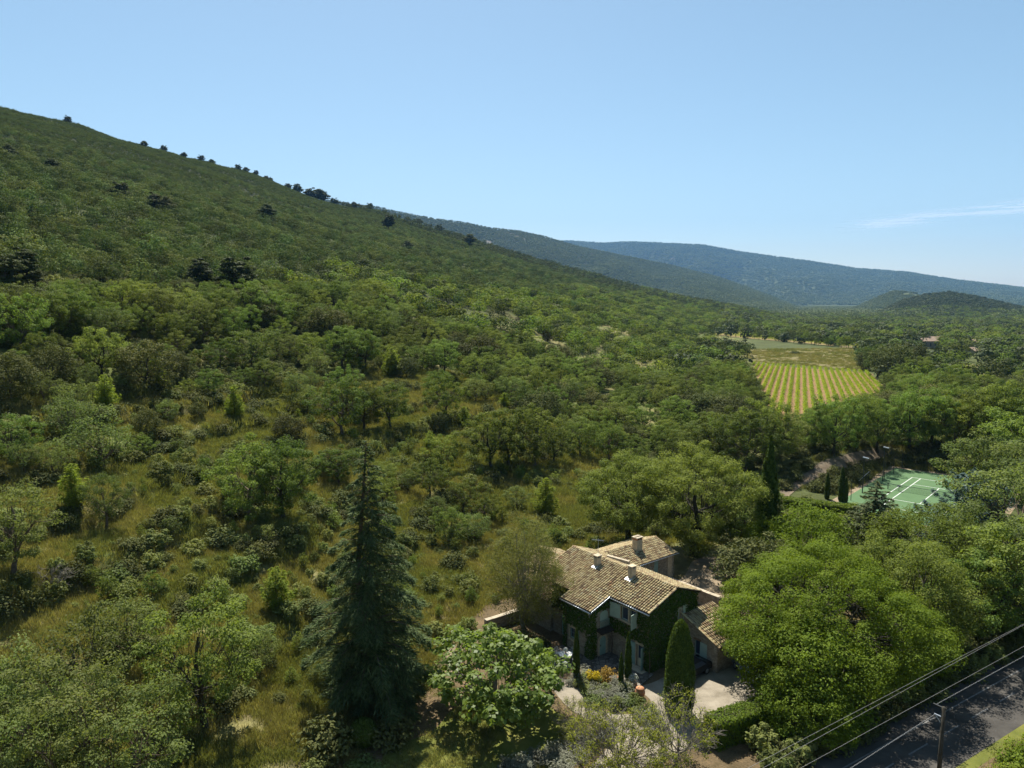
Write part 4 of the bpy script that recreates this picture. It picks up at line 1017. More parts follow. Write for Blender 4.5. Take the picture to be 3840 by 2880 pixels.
def build_house():
    rng = np.random.default_rng(99)
    H = thing('stone_house', 'old stone farmhouse with clay tile roof and ivy clad walls', 'house', HO, HR)
    ze, m = 5.5, .36
    zf = lambda y: ze + m * y
    RY = 3.77; RZ = zf(RY); BY = 7.05; bz = lambda y: RZ - m * (y - RY)
    w = MB()
    X, Y, Zv = np.eye(3)
    holed(w, (-4.9, .35, 0), X, Zv, 4.65, zf(.35) - .06, [(1.35, 3.2, 3.72, 4.95), (3.25, 4.07, .12, 2.12)], .22, Y)
    holed(w, (-8.45, -2.05, 0), X, Zv, 3.55, zf(-2.05) - .06, [(.75, 1.5, 1.1, 2.1)], .22, Y)
    w.add([(-4.9, -2.05, 0), (-4.9, .35, 0), (-4.9, .35, zf(.35) - .06), (-4.9, -2.05, zf(-2.05) - .06)], [(0, 1, 2, 3)])
    w.add([(-8.45, -.9, 0), (-8.45, -2.05, 0), (-8.45, -2.05, zf(-2.05) - .06), (-8.45, -.9, zf(-.9) - .06)], [(0, 1, 2, 3)])
    w.add([(-11.3, .9, 0), (-11.3, -.9, 0), (-11.3, -.9, zf(-.9) - .06), (-11.3, .9, zf(.9) - .06)], [(0, 1, 2, 3)])
    holed(w, (-13.4, .9, 0), X, Zv, 2.1, zf(.9) - .06, [], .22, Y)
    holed(w, (-11.3, -.9, 0), X, Zv, 2.85, zf(-.9) - .06, [(1.15, 1.85, .1, 2.08)], .22, Y)
    for xx, y0 in ((-.25, .35), (-13.4, .9)):
        w.add([(xx, y0, 0), (xx, 6.75, 0), (xx, 6.75, bz(6.75) - .06), (xx, RY, RZ - .06), (xx, y0, zf(y0) - .06)], [(0, 1, 2, 3, 4)])
    w.add([(-.25, 6.75, 0), (-13.4, 6.75, 0), (-13.4, 6.75, bz(6.75) - .06), (-.25, 6.75, bz(6.75) - .06)], [(0, 1, 2, 3)])
    w.build('wall', M_STONE, H)
    # roof
    d = MB()
    e0 = -.06
    deck(d, [(-4.72, 0, zf(0)), (0, 0, zf(0)), (0, RY, RZ), (-4.72, RY, RZ)])
    deck(d, [(-8.68, -2.36, zf(-2.36)), (-4.72, -2.36, zf(-2.36)), (-4.72, RY, RZ), (-8.68, RY, RZ)])
    deck(d, [(-13.66, .5, zf(.5)), (-11.5, .5, zf(.5)), (-11.5, RY, RZ), (-13.66, RY, RZ)])
    deck(d, [(-11.5, -1.2, zf(-1.2)), (-8.68, -1.2, zf(-1.2)), (-8.68, RY, RZ), (-11.5, RY, RZ)])
    deck(d, [(-13.66, RY, RZ), (0, RY, RZ), (0, BY, bz(BY)), (-13.66, BY, bz(BY))])
    roof = d.build('roof', M_PAN, H)
    cs = math.cos(math.atan(m)); up = (0, cs, m * cs); upb = (0, -cs, m * cs)
    tl = tile_slope(roof, (-4.72, 0, zf(0)), X, up, 18, 12, None, rng, cstep=.262)
    tl += tile_slope(roof, (-8.68, -2.36, zf(-2.36)), X, up, 15, 20, None, rng, cstep=.264)
    tl += tile_slope(roof, (-13.66, .5, zf(.5)), X, up, 8, 11, None, rng, cstep=.27)
    tl += tile_slope(roof, (-11.5, -1.2, zf(-1.2)), X, up, 11, 16, None, rng, cstep=.256)
    nf = len(tl)
    bk = tile_slope(roof, (0, BY, bz(BY)), (-1, 0, 0), upb, 53, 11, None, rng, cstep=.2577)
    lay_tiles(roof, tl + bk, 300, lambda p: p[1] * 1.0 - p[0] * .6 + (100 if p[1] > RY + .05 else 0), rng)
    ridge_tiles('ridge_tile_row', (-13.66, RY, RZ + .05), (0.02, RY, RZ + .05), roof, rng)
    vt = ridge_tiles('verge_tile_row', (-.03, -.05, zf(-.05) + .06), (-.03, RY, RZ + .06), roof, rng, .09)
    ridge_tiles('verge_tile_row', (-.03, BY + .03, bz(BY) + .06), (-.03, RY, RZ + .06), roof, rng, .09)
    ridge_tiles('verge_tile_row', (-4.76, -2.4, zf(-2.4) + .06), (-4.76, 0, zf(0) + .06), roof, rng, .09)
    # low stucco parapet on the back slope
    MB().obox((-8.6, 5.2, bz(5.2) + .18), (1.25, .25, 0), (-.04, .16, 0), (0, 0, .24)).build('parapet', M_PLASTER, H)
    # gutters and downpipe
    for nm, P in (('gutter', [(-4.78, -.09, zf(0) - .10), (.05, -.09, zf(0) - .12)]), ('gutter', [(-8.72, -2.45, zf(-2.36) - .10), (-4.66, -2.45, zf(-2.36) - .12)])):
        MB().tube(P, [.065, .065], 8).build(nm, M_ZINC, H, smooth=True)
    MB().obox((-4.63, -1.2, zf(-1.2) - .06), (.03, 0, 0), (0, 1.2 * cs * 1.06, m * 1.2 * cs * 1.06), (0, 0, .07)).build('verge_flashing', M_ZINC, H)
    MB().tube([(-5.0, -2.42, 4.5), (-5.05, -2.2, 4.2), (-5.05, -2.15, 3.9), (-5.05, -2.15, .1)], [.045] * 4, 7).build('downpipe', M_ZINC, H, smooth=True)
    # upper twin window
    f = MB()
    for a, b, c, dd in ((-3.66, -3.55, 3.62, 5.0), (-1.7, -1.59, 3.62, 5.0), (-2.72, -2.53, 3.72, 4.95), (-3.66, -1.59, 4.95, 5.05)):
        f.box(a, b, .31, .52, c, dd)
    tw = f.build('window_surround', M_DRESS, H)
    MB().box(-3.75, -1.5, .22, .5, 3.58, 3.70).build('sill', M_DRESS, tw)
    window(H, (-3.54, .45, 3.73), X, .82, 1.21, Y, (1, 1))
    window(H, (-2.52, .45, 3.73), X, .81, 1.21, Y, (1, 1))
    shutter('shutter', H, (-4.74, .10, 3.66), (.985, .17, 0), 1.12, 1.33, M_GREEN, (.17, -.985, 0), 9, 'pale green plank shutter swung open left of the upper window')
    shutter('shutter', H, (-1.62, .32, 3.66), (.17, -.985, 0), 1.0, 1.33, M_GREEN, (.985, .17, 0), 9, 'pale green shutter standing open edge on right of the upper window')
    # glazed door
    f = MB()
    f.box(-1.76, -1.65, .31, .5, .1, 2.12); f.box(-.83, -.74, .31, .5, .1, 2.12); f.box(-1.80, -.70, .30, .5, 2.12, 2.32)
    f.build('door_surround', M_DRESS, H)
    f = MB()
    f.box(-1.64, -1.53, .45, .51, .12, 2.11); f.box(-.95, -.84, .45, .51, .12, 2.11); f.box(-1.53, -.95, .45, .51, .12, .82); f.box(-1.53, -.95, .45, .51, 2.0, 2.11)
    gd = f.build('glazed_door', plain_mat('cream_paint', (.55, .50, .36), .55, .08), H)
    MB().box(-1.53, -.95, .475, .485, .82, 2.0).build('pane', M_GLASS, gd)
    MB().box(-1.0, -.965, .40, .45, 1.0, 1.12).build('door_handle', M_DARKIRON, gd)
    shutter('shutter', H, (-2.52, .24, .1), (1, .06, 0), .76, 2.05, M_GREEN2, (.06, -1, 0), 6, 'tall pale green shutter folded back left of the glazed door')
    shutter('shutter', H, (-.78, .28, .1), (.25, -.968, 0), .5, 2.05, M_GREEN2, (.968, .25, 0), 4, 'tall pale green shutter edge on right of the glazed door')
    MB().box(-2.6, -.3, -.5, .33, 0, .12).build('doorstep', M_DRESS, H)
    # arched door on the side of the projecting block
    def arch(y0, y1, z0, zs, xx, th, n=8):
        c, r = (y0 + y1) / 2, (y1 - y0) / 2
        return [(xx, y0, z0), (xx, y1, z0)] + [(xx, c + r * math.cos(math.pi * k / n), zs + r * .8 * math.sin(math.pi * k / n)) for k in range(n + 1)]
    sr = MB()
    n = 10; c, r = -.62, .40
    for k in range(n):
        a0, a1 = math.pi * k / n, math.pi * (k + 1) / n
        pts = [(-4.92, c + q * math.cos(a), 1.5 + q * .85 * math.sin(a)) for a, q in ((a0, r), (a0, r + .2), (a1, r + .2), (a1, r))]
        sr.extr(pts, (.09, 0, 0))
    for y0, y1 in ((c - r - .2, c - r), (c + r, c + r + .2)): sr.box(-4.92, -4.83, y0, y1, 0, 1.5)
    sr.build('door_surround', M_DRESS, H)
    ad = MB().extr(arch(c - r, c + r, .05, 1.5, -4.93, .05), (.055, 0, 0)).build('arched_door', M_GREEN2, H)
    MB().box(-4.87, -4.83, c - r + .08, c - r + .13, .95, 1.1).build('door_handle', M_DARKIRON, ad)
    # canopy slab, railing and arched upper shutter
    MB().extr([(-4.9, -1.55, 2.62), (-4.9, .33, 2.62), (-4.15, .25, 2.40), (-4.15, -1.45, 2.40)], (0, 0, .09)).build('canopy', M_PAN, H)
    au = MB().extr(arch(-.98, .0, 3.35, 3.85, -4.92, .04), (.05, 0, 0)).build('arched_shutter', M_GREEN, H)
    rl = MB().box(-4.78, -4.74, -1.05, .1, 3.34, 3.38).build('railing', M_GREEN2, H)
    for k in range(9): MB().box(-4.775, -4.745, -1.03 + k * .135, -1.0 + k * .135, 2.72, 3.34).build('baluster', M_GREEN2, rl)
    # window on the projecting front
    f = MB(); f.box(-7.80, -7.70, -2.1, -1.9, 1.0, 2.15); f.box(-6.95, -6.85, -2.1, -1.9, 1.0, 2.15); f.box(-7.85, -6.8, -2.11, -1.9, 2.15, 2.32); f.box(-7.85, -6.8, -2.16, -1.9, .88, 1.0)
    f.build('window_surround', M_DRESS, H)
    window(H, (-7.69, -1.95, 1.11), X, .73, .98, Y, (2, 2), M_GREEN2)
    shutter('shutter', H, (-6.84, -2.10, 1.02), (1, -.08, 0), .42, 1.1, M_GREEN2, (-.08, -1, 0), 3)
    dd = MB().box(-10.15, -9.45, -.8, -.74, .1, 2.08).build('side_door', M_GREEN2, H)
    # gable window with one white shutter
    window(H, (-.24, 4.2, 3.75), Y, .5, .95, (-1, 0, 0), (1, 2))
    shutter('shutter', H, (-.17, 4.75, 3.65), (.1, .995, 0), .48, 1.3, M_GREEN, (.995, -.1, 0), 4, 'pale shutter among ivy on the gable wall')
    # chimneys
    for k, (cx, cyy, hh) in enumerate(((-8.97, 2.7, .85), (-4.68, 2.9, .95))):
        zb = zf(cyy)
        st = MB(); st.box(cx - .24, cx + .24, cyy - .3, cyy + .3, zb - .3, zb + hh)
        ch = st.build('chimney', M_PLASTER, H, bevel=.01)
        q = MB()
        for sx in (-1, 1):
            for sy in (-1, 1): q.box(cx + sx * .2 - .05, cx + sx * .2 + .05, cyy + sy * .25 - .05, cyy + sy * .25 + .05, zb + hh, zb + hh + .16)
        q.build('chimney_vent', M_PLASTER, ch)
        MB().box(cx - .30, cx + .30, cyy - .36, cyy + .36, zb + hh + .16, zb + hh + .23).build('chimney_cap', M_DRESS, ch)
        MB().obox((cx, cyy - .42, zf(cyy - .42) + .10), (.36, 0, 0), (0, .20 * cs, .20 * m * cs), (0, 0, .02)).build('flashing', M_LEAD, ch)
    # television aerial
    an = MB().tube([(-9.5, 3.3, 6.5), (-9.5, 3.3, 8.9)], [.022, .018], 6).build('aerial_mast', M_ZINC, H)
    a2 = MB().tube([(-10.0, 3.0, 8.75), (-9.05, 3.6, 8.75)], [.012, .012], 5)
    for k in range(9):
        p = np.array([-10.0, 3.0, 8.75]) * (1 - k / 8) + np.array([-9.05, 3.6, 8.75]) * k / 8
        a2.tube([p + [-.12, .2, 0], p + [.12, -.2, 0]], [.008, .008], 4)
    a2.build('aerial', M_ZINC, an)
    # lean-to against the left end
    w2 = MB(); w2.box(-16.7, -11.4, -1.2, .85, 0, 3.1)
    w2.build('lean_to_wall', M_STONE, H)
    d = MB(); deck(d, [(-17.0, -1.55, 3.1), (-11.35, -1.55, 3.1), (-11.35, .88, 4.1), (-17.0, .88, 4.1)])
    r2 = d.build('lean_to_roof', M_PAN, H)
    c2 = math.cos(math.atan(1.0 / 2.43))
    lay_tiles(r2, tile_slope(r2, (-17.0, -1.55, 3.1), X, (0, c2, c2 / 2.43), 22, 8, None, rng), 0, lambda p: 0, rng)
    # small gabled end beyond
    w3 = MB(); w3.box(-19.3, -13.45, 1.6, 6.6, 0, 4.2); w3.build('end_wall', M_STONE, H)
    d = MB(); deck(d, [(-19.6, 1.2, 4.1), (-13.68, 1.2, 4.1), (-13.68, 4.2, 5.15), (-19.6, 4.2, 5.15)]); deck(d, [(-19.6, 7.1, 4.1), (-13.68, 7.1, 4.1), (-13.68, 4.2, 5.15), (-19.6, 4.2, 5.15)])
    r3 = d.build('end_roof', M_PAN, H)
    c3 = math.cos(math.atan(.35)); t3 = tile_slope(r3, (-19.6, 1.2, 4.1), X, (0, c3, c3 * .35), 23, 10, None, rng) + tile_slope(r3, (-13.7, 7.1, 4.1), (-1, 0, 0), (0, -c3, c3 * .36), 23, 9, None, rng)
    lay_tiles(r3, t3, 0, lambda p: 0, rng)
    ridge_tiles('ridge_tile_row', (-19.6, 4.2, 5.2), (-13.7, 4.2, 5.2), r3, rng)
    return H
HOUSE = build_house()

def to_house(x, y):
    return HO[0] + x * math.cos(HR) - y * math.sin(HR), HO[1] + x * math.sin(HR) + y * math.cos(HR)
def build_wing():
    rng = np.random.default_rng(98)
    H = thing('stone_wing', 'low stone wing with tiled roof and chimney behind the farmhouse', 'house', HO, HR)
    X, Y, Zv = np.eye(3)
    w = MB()
    holed(w, (-11.2, 6.8, 0), Y, Zv, 10.2, 3.98, [(4.6, 5.25, 1.3, 3.6), (6.9, 7.6, 1.5, 3.7)], .2, -X)
    w.add([(-11.2, 17.0, 0), (-16.6, 17.0, 0), (-16.6, 17, 3.98), (-13.9, 17, 4.9), (-11.2, 17, 3.98)], [(0, 1, 2, 3, 4)])
    w.add([(-16.6, 17, 0), (-16.6, 6.8, 0), (-16.6, 6.8, 3.98), (-16.6, 17, 3.98)], [(0, 1, 2, 3)])
    w.build('wall', M_STONE, H)
    MB().box(-11.22, -11.13, 15.9, 16.6, 0, 3.9).build('quoin_strip', M_DRESS, H)
    d = MB(); deck(d, [(-10.85, 6.9, 4.0), (-10.85, 17.3, 4.0), (-13.9, 17.3, 5.02), (-13.9, 6.9, 5.02)]); deck(d, [(-16.95, 6.9, 4.0), (-16.95, 17.3, 4.0), (-13.9, 17.3, 5.02), (-13.9, 6.9, 5.02)])
    r = d.build('roof', M_PAN, H)
    m = 1.02 / 3.05; c = math.cos(math.atan(m))
    lay_tiles(r, tile_slope(r, (-10.85, 6.9, 4.0), Y, (-c, 0, m * c), 40, 10, None, rng) , 150, lambda p: -p[0] + p[1] * .4, rng)
    lay_tiles(r, tile_slope(r, (-16.95, 17.2, 4.0), -Y, (c, 0, m * c), 40, 10, None, rng), 0, lambda p: 0, rng)
    ridge_tiles('ridge_tile_row', (-13.9, 6.9, 5.07), (-13.9, 17.3, 5.07), r, rng)
    MB().tube([(-10.78, 6.9, 3.92), (-10.78, 17.35, 3.92)], [.055, .055], 7).build('gutter', M_ZINC, H, smooth=True)
    for y0, z0, h in ((11.41, 1.32, 2.26), (13.71, 1.52, 2.16)):
        shutter('shutter', H, (-11.27, y0, z0), Y, .64 if y0 < 12 else .68, h, M_GREEN2, (1, 0, 0), 5)
    cx, cyy, zb = -12.9, 12.8, 4.66
    ch = MB().box(cx - .35, cx + .35, cyy - .45, cyy + .45, zb - .3, zb + 1.25).build('chimney', M_DRESS, H, bevel=.015)
    q = MB()
    for sy in (-.38, 0, .38): q.box(cx - .33, cx + .33, cyy + sy - .06, cyy + sy + .06, zb + 1.25, zb + 1.48)
    q.build('chimney_vent', M_TERRA, ch)
    MB().box(cx - .42, cx + .42, cyy - .52, cyy + .52, zb + 1.48, zb + 1.57).build('chimney_cap', M_PLASTER, ch)
    for k in (-.3, .05, .3): MB().obox((cx, cyy + k, zb + 1.60), (.08, 0, 0), (0, .1, 0), (0, 0, .05)).build('cap_stone', M_DRESS, ch)
    return H
build_wing()
def build_shed():
    rng = np.random.default_rng(97)
    H = thing('stone_shed', 'stone lean-to shed with tiled roof and blue window right of the gable', 'shed', HO, HR)
    X, Y, Zv = np.eye(3)
    w = MB()
    y0, y1, x0, x1 = 4.9, 8.9, -.22, 3.5
    m = .42; zt = lambda x: 4.22 - m * (x - x0)
    holed(w, (x0, y0, 0), X, Zv, x1 - x0, zt(x1) - .06, [(1.32, 1.88, .85, 2.2)], .2, Y)
    w.add([(x0, y0, zt(x1) - .06), (x1, y0, zt(x1) - .06), (x0, y0, zt(x0) - .06)], [(0, 1, 2)])
    w.add([(x1, y0, 0), (x1, y1, 0), (x1, y1, zt(x1) - .06), (x1, y0, zt(x1) - .06)], [(0, 1, 2, 3)])
    w.add([(x0, y1, 0), (x1, y1, 0), (x1, y1, zt(x1) - .06), (x0, y1, zt(x0) - .06)], [(0, 1, 2, 3)])
    w.build('wall', M_STONE, H)
    d = MB(); deck(d, [(x1 + .35, 4.62, zt(x1 + .35)), (x1 + .35, 9.1, zt(x1 + .35)), (x0 + .03, 9.1, zt(x0)), (x0 + .03, 4.62, zt(x0))])
    r = d.build('roof', M_PAN, H)
    c = math.cos(math.atan(m))
    lay_tiles(r, tile_slope(r, (x1 + .35, 4.62, zt(x1 + .35)), Y, (-c, 0, m * c), 17, 13, None, rng), 140, lambda p: p[1], rng)
    ridge_tiles('verge_tile_row', (x1 + .38, 4.6, zt(x1 + .38) + .05), (x0, 4.6, zt(x0) + .05), r, rng, .09)
    blue = plain_mat('blue_window_cloth', (.10, .18, .38), .6, .1)
    f = MB(); f.box(1.08, 1.14, 5.0, 5.06, .86, 2.19); f.box(1.60, 1.66, 5.0, 5.06, .86, 2.19); f.box(1.14, 1.60, 5.0, 5.06, .86, .92); f.box(1.14, 1.60, 5.0, 5.06, 2.13, 2.19)
    wf = f.build('window', M_GREEN, H); MB().box(1.14, 1.60, 5.03, 5.04, .92, 2.13).build('pane', M_GLASS, wf); MB().box(1.14, 1.60, 5.06, 5.07, .92, 2.13).build('blind', blue, wf)
    MB().box(1.0, 1.74, 4.82, 5.0, .75, .85).build('sill', M_DRESS, H)
    MB().box(.98, 1.78, 4.86, 5.02, 2.21, 2.36).build('lintel', M_WOOD, H)
    shutter('shutter', H, (1.72, 4.84, .82), (1, .02, 0), .72, 1.36, M_GREEN, (.02, -1, 0), 5, 'pale green shutter open right of the blue window')
    MB().box(2.1, 2.6, 7.2, 7.7, zt(2.35) + .08, zt(2.35) + .14).build('skylight', M_LEAD, H)
    return H
build_shed()
def build_outhouse():
    rng = np.random.default_rng(96)
    H = thing('low_outhouse', 'low outhouse with mossy tile roof half hidden by the huge tree', 'shed', HO, HR)
    X, Y, Zv = np.eye(3)
    MB().box(-.1, 5.2, 9.6, 13.2, 0, 2.5).build('wall', M_STONE, H)
    m = .3; c = math.cos(math.atan(m))
    d = MB(); deck(d, [(-.15, 9.25, 2.5), (5.5, 9.25, 2.5), (5.5, 13.4, 2.5 + m * 4.15), (-.15, 13.4, 2.5 + m * 4.15)])
    r = d.build('roof', M_PAN, H)
    lay_tiles(r, tile_slope(r, (-.15, 9.25, 2.5), X, (0, c, m * c), 22, 13, None, rng), 0, lambda p: 0, rng)
    return H
build_outhouse()
def build_porch():
    x, y, z = gpos(1566, 1310)
    H = thing('wooden_porch', 'small wooden porch frame with tiled top beyond the gable', 'porch', (x, y, 0), HR)
    for px in (0, 2.0):
        MB().box(px - .1, px + .1, -.1, .1, 0, 2.3).build('post', M_WOOD, H, bevel=.01)
    MB().box(-.3, 2.4, -.12, .12, 2.3, 2.5).build('beam', M_WOOD, H)
    d = MB(); deck(d, [(-.4, -.4, 2.55), (2.5, -.4, 2.55), (2.5, 1.8, 3.1), (-.4, 1.8, 3.1)]); r = d.build('roof', M_PAN, H)
    rng = np.random.default_rng(5)
    c = math.cos(math.atan(.25)); lay_tiles(r, tile_slope(r, (-.4, -.4, 2.56), (1, 0, 0), (0, c, .25 * c), 11, 7, None, rng), 0, lambda p: 0, rng)
    for px in (0, 2.0): MB().box(px - .1, px + .1, 1.5, 1.7, 0, 2.85).build('post', M_WOOD, H)
build_porch()

# ------------------------------------------------------------------ ivy on the walls
def ivy(name, label, patches, seed, leaf=.16, dens=150):
    """patches: (origin, eu, ev, nrm, w, h, mask(u,v))"""
    rng = np.random.default_rng(seed); Ps, Ns = [], []
    for p, eu, ev, nr, w, h, mask in patches:
        n = int(w * h * dens); u = rng.random(n) * w; v = rng.random(n) * h
        k = mask(u, v); u, v = u[k], v[k]; n = len(u)
        bulge = .05 + .16 * fbm(u * 1.6, v * 1.6, seed, 3) + .06 * rng.random(n)
        P = np.array(p) + u[:, None] * np.array(eu) + v[:, None] * np.array(ev) + bulge[:, None] * np.array(nr)
        Ps.append(P); Ns.append(np.array(nr) * .9 + np.array([0, 0, .55]) + rng.normal(size=(n, 3)) * .4)
    P, N = np.concatenate(Ps), np.concatenate(Ns)
    V, Q = leaves_np(P, N, leaf * (.6 + .8 * rng.random(len(P))), rng, .8)
    root = thing(name, label, 'ivy', HO, HR)
    link('foliage', np_mesh(name, V, Q, L_IVY, np.repeat(rng.random(len(P)), 4)), root)
    MB().tube([patches[0][0] + np.array([.3, -.03, 0]), patches[0][0] + np.array([.35, -.05, 1.2]), patches[0][0] + np.array([.2, -.03, 2.4])], [.05, .04, .02], 5).build('stem', BARK, root)
    return root
Xe, Ye, Ze = np.eye(3)
def nz(u, v, s): return fbm(u * 1.3, v * 1.3, s, 3)
ivy('ivy', 'ivy on the window front of the farmhouse', [
    ((-4.9, .35, 0), Xe, Ze, -Ye, 4.85, 5.35, lambda u, v: ~((u > 1.15) & (u < 3.4) & (v > 3.5) & (v < 5.1)) & ~((u > 2.3) & (u < 4.25) & (v < 2.4)) & (v > np.interp(u, [0, 1, 2.2, 3.2, 4.2, 4.3, 4.65], [2.7, 2.35, 2.3, 2.5, 2.5, 0, 0]) + (nz(u, v, 1) - .5) * .7) & ~((u < 1.4) & (v > 3.5) & (v < 5.1)))], 301)
ivy('ivy', 'ivy thickly covering the right gable of the farmhouse', [
    ((-.25, .15, 0), Ye, Ze, Xe, 6.6, 6.7, lambda u, v: (v < np.minimum(5.33 + .36 * u, 6.72 - .36 * (u - 3.62)) + .15 * nz(u, v, 2)) & ~((u > 3.75) & (u < 4.9) & (v > 3.55) & (v < 4.95)) & (u < 4.6 + 2.0 * (v > 3.8)))], 302, .17, 160)
ivy('ivy', 'ivy on the projecting left block and its corner', [
    ((-8.45, -2.05, 0), Xe, Ze, -Ye, 3.75, 4.7, lambda u, v: ((v > 2.35 + (nz(u, v, 3) - .5) * .7) | (u > 2.95 + (nz(u, v, 4) - .5) * .5) | (u < .5)) & ~((u > .5) & (u < 1.7) & (v < 2.4) & (v > .9))),
    ((-4.9, -2.25, 0), Ye, Ze, Xe, 2.6, 5.3, lambda u, v: (v < 4.63 + .36 * u) & ((u < .75 + (nz(u, v, 5) - .5) * .5) | ((v > 4.35) & (u > .5)))),
    ((-8.45, -2.05, 0), Ye, Ze, -Xe, 1.15, 5.0, lambda u, v: v < 4.6 + .36 * u),
    ((-11.3, -.9, 0), Xe, Ze, -Ye, 2.85, 5.0, lambda u, v: (v > 2.6 + (nz(u, v, 6) - .5) * 1.2) | (u > 2.2))], 303, .16, 150)

# ================================================================== yard, garden, court, road
def sheet(name, poly, z, mat, kind='structure', th=None):
    mb = MB(); n = len(poly)
    if th: mb.prism(poly, z - th, z)
    else: mb.add([(x, y, z) for x, y in poly], [tuple(range(n))])
    o = mb.build(name, mat); tag(o, kind=kind); return o
def smooth_poly(pts, n=6):
    """closed Catmull-Rom outline"""
    P = np.array(pts, float); out = []
    for i in range(len(P)):
        a, b, c, d = P[i - 1], P[i], P[(i + 1) % len(P)], P[(i + 2) % len(P)]
        for t in np.arange(n) / n:
            out.append(.5 * ((2 * b) + (c - a) * t + (2 * a - 5 * b + 4 * c - d) * t ** 2 + (3 * b - a - 3 * c + d) * t ** 3))
    return [tuple(p) for p in out]
def earth_mat(name, a, b, c, s1=1.2, s2=22, bm=.5):
    m, nt, bs = new_mat(name)
    co = node(nt, 'ShaderNodeTexCoord').outputs['Object']
    f = noise(nt, s1, 5, .6, co); g = noise(nt, s2, 4, .7, co)
    cc = ramp(nt, f, [(.3, a), (.5, b), (.7, c)])
    cc = mixc(nt, 1, cc, ramp(nt, g, [(.3, (.65, .65, .63)), (.7, (1.25, 1.25, 1.25))]), 'MULTIPLY')
    lk(nt, cc, bs.inputs['Base Color']); bs.inputs['Roughness'].default_value = .95; bs.inputs['Specular IOR Level'].default_value = .08
    bump(nt, g, bs, bm, .03)
    return m
M_GRAVEL = earth_mat('pale_gravel', (.18, .155, .115), (.27, .235, .18), (.33, .29, .225), .7, 26)
M_PATH = earth_mat('sandy_path', (.19, .145, .09), (.25, .195, .13), (.30, .245, .175), .8, 24)
M_LAWN = earth_mat('lawn', (.085, .10, .022), (.13, .14, .032), (.20, .18, .05), .5, 30)
M_BED = earth_mat('bed_soil', (.13, .095, .06), (.19, .14, .09), (.25, .19, .12), 1.5, 24)
M_PAVE = stone_mat('terrace_slabs', (.13, .115, .09), (.18, .16, .13), (.24, .21, .17), 2.2, (.07, .06, .05))
M_ASPH = earth_mat('asphalt', (.050, .047, .042), (.070, .065, .058), (.095, .088, .078), .6, 40, .2)
M_LINE = plain_mat('road_paint', (.15, .15, .145), .7, .25, 4, .1)
# gravel court in front of the house, and the path to the garden table
sheet('gravel_yard', smooth_poly([(2.6, 58.2), (5.2, 57.0), (6.2, 55.0), (7.4, 52.6), (9.8, 52.4), (11.2, 54.0), (10.6, 56.0), (12.3, 57.2), (15.6, 59.9), (19.5, 63.5), (23.5, 62), (21.5, 56.5), (18.8, 52.6), (16.5, 50.2), (13.5, 48.2), (9.6, 46.4), (6.2, 43.0), (3.8, 43.8), (6.6, 47.6), (7.0, 50.0), (4.6, 53.0), (3.4, 55.8)], 5), .004, M_GRAVEL)
sheet('gravel_court', smooth_poly([(17.5, 76), (20, 73), (24, 72), (28, 74), (29, 80), (27, 86), (23, 86), (20.5, 81)], 5), .004, M_PATH)
sheet('lawn', smooth_poly([(-9, 47.6), (-6, 50), (-4, 53.6), (1.5, 54.4), (4.2, 51.5), (5.6, 48.5), (3.2, 45.4), (-2, 43.4), (-8, 43.5)], 5), .004, M_LAWN)
sheet('garden_path', smooth_poly([(-7.6, 60.5), (-3.6, 65.6), (-2.2, 66.9), (-1.2, 66.0), (-3.2, 63.4), (-4.4, 60.6), (-5.0, 57.4), (-7.0, 57.0)], 5), .005, M_PATH)
sheet('bare_earth', smooth_poly([(-18, 47), (-15.5, 52), (-12, 56.8), (-8, 57.5), (-8, 54), (-10.5, 50.5), (-13.5, 47.5), (-14.5, 43), (-18, 43)], 5), .006, M_BED)
TERR = [to_house(x, y) for x, y in ((-8.4, -2.1), (-9.4, -5.6), (-5.9, -6.4), (-4.6, -3.6), (-1.4, -3.0), (.9, -2.2), (.35, .3), (-4.85, .3), (-4.85, -2.1))]
sheet('stone_terrace', TERR, .10, M_PAVE, th=.10)
# ------------------------------------------------------------------ road
def rp(s, n): return tuple(RD * s + RN * n)
EDGE_L, EDGE_R = 28.6, 23.1
def strip(name, s0, s1, n0, n1, z, mat, kind='structure'):
    mb = MB(); k = max(int((s1 - s0) / 4), 1)
    for i in range(k):
        a, b = s0 + (s1 - s0) * i / k, s0 + (s1 - s0) * (i + 1) / k
        mb.add([(*rp(a, n0), z), (*rp(b, n0), z), (*rp(b, n1), z), (*rp(a, n1), z)], [(0, 1, 2, 3)])
    o = mb.build(name, mat); tag(o, kind=kind); return o
strip('road', 10, 130, EDGE_R, EDGE_L, .008, M_ASPH)
strip('edge_line', 10, 130, 27.05, 27.17, .012, M_LINE)
strip('grass_shoulder', 20, 130, 22.3, 23.1, .005, M_LAWN)
for k in range(20):
    s = 44.4 + (k - 8) * 4.33
    strip('centre_dash', s, s + 2.45, 25.52, 25.64, .012, M_LINE)
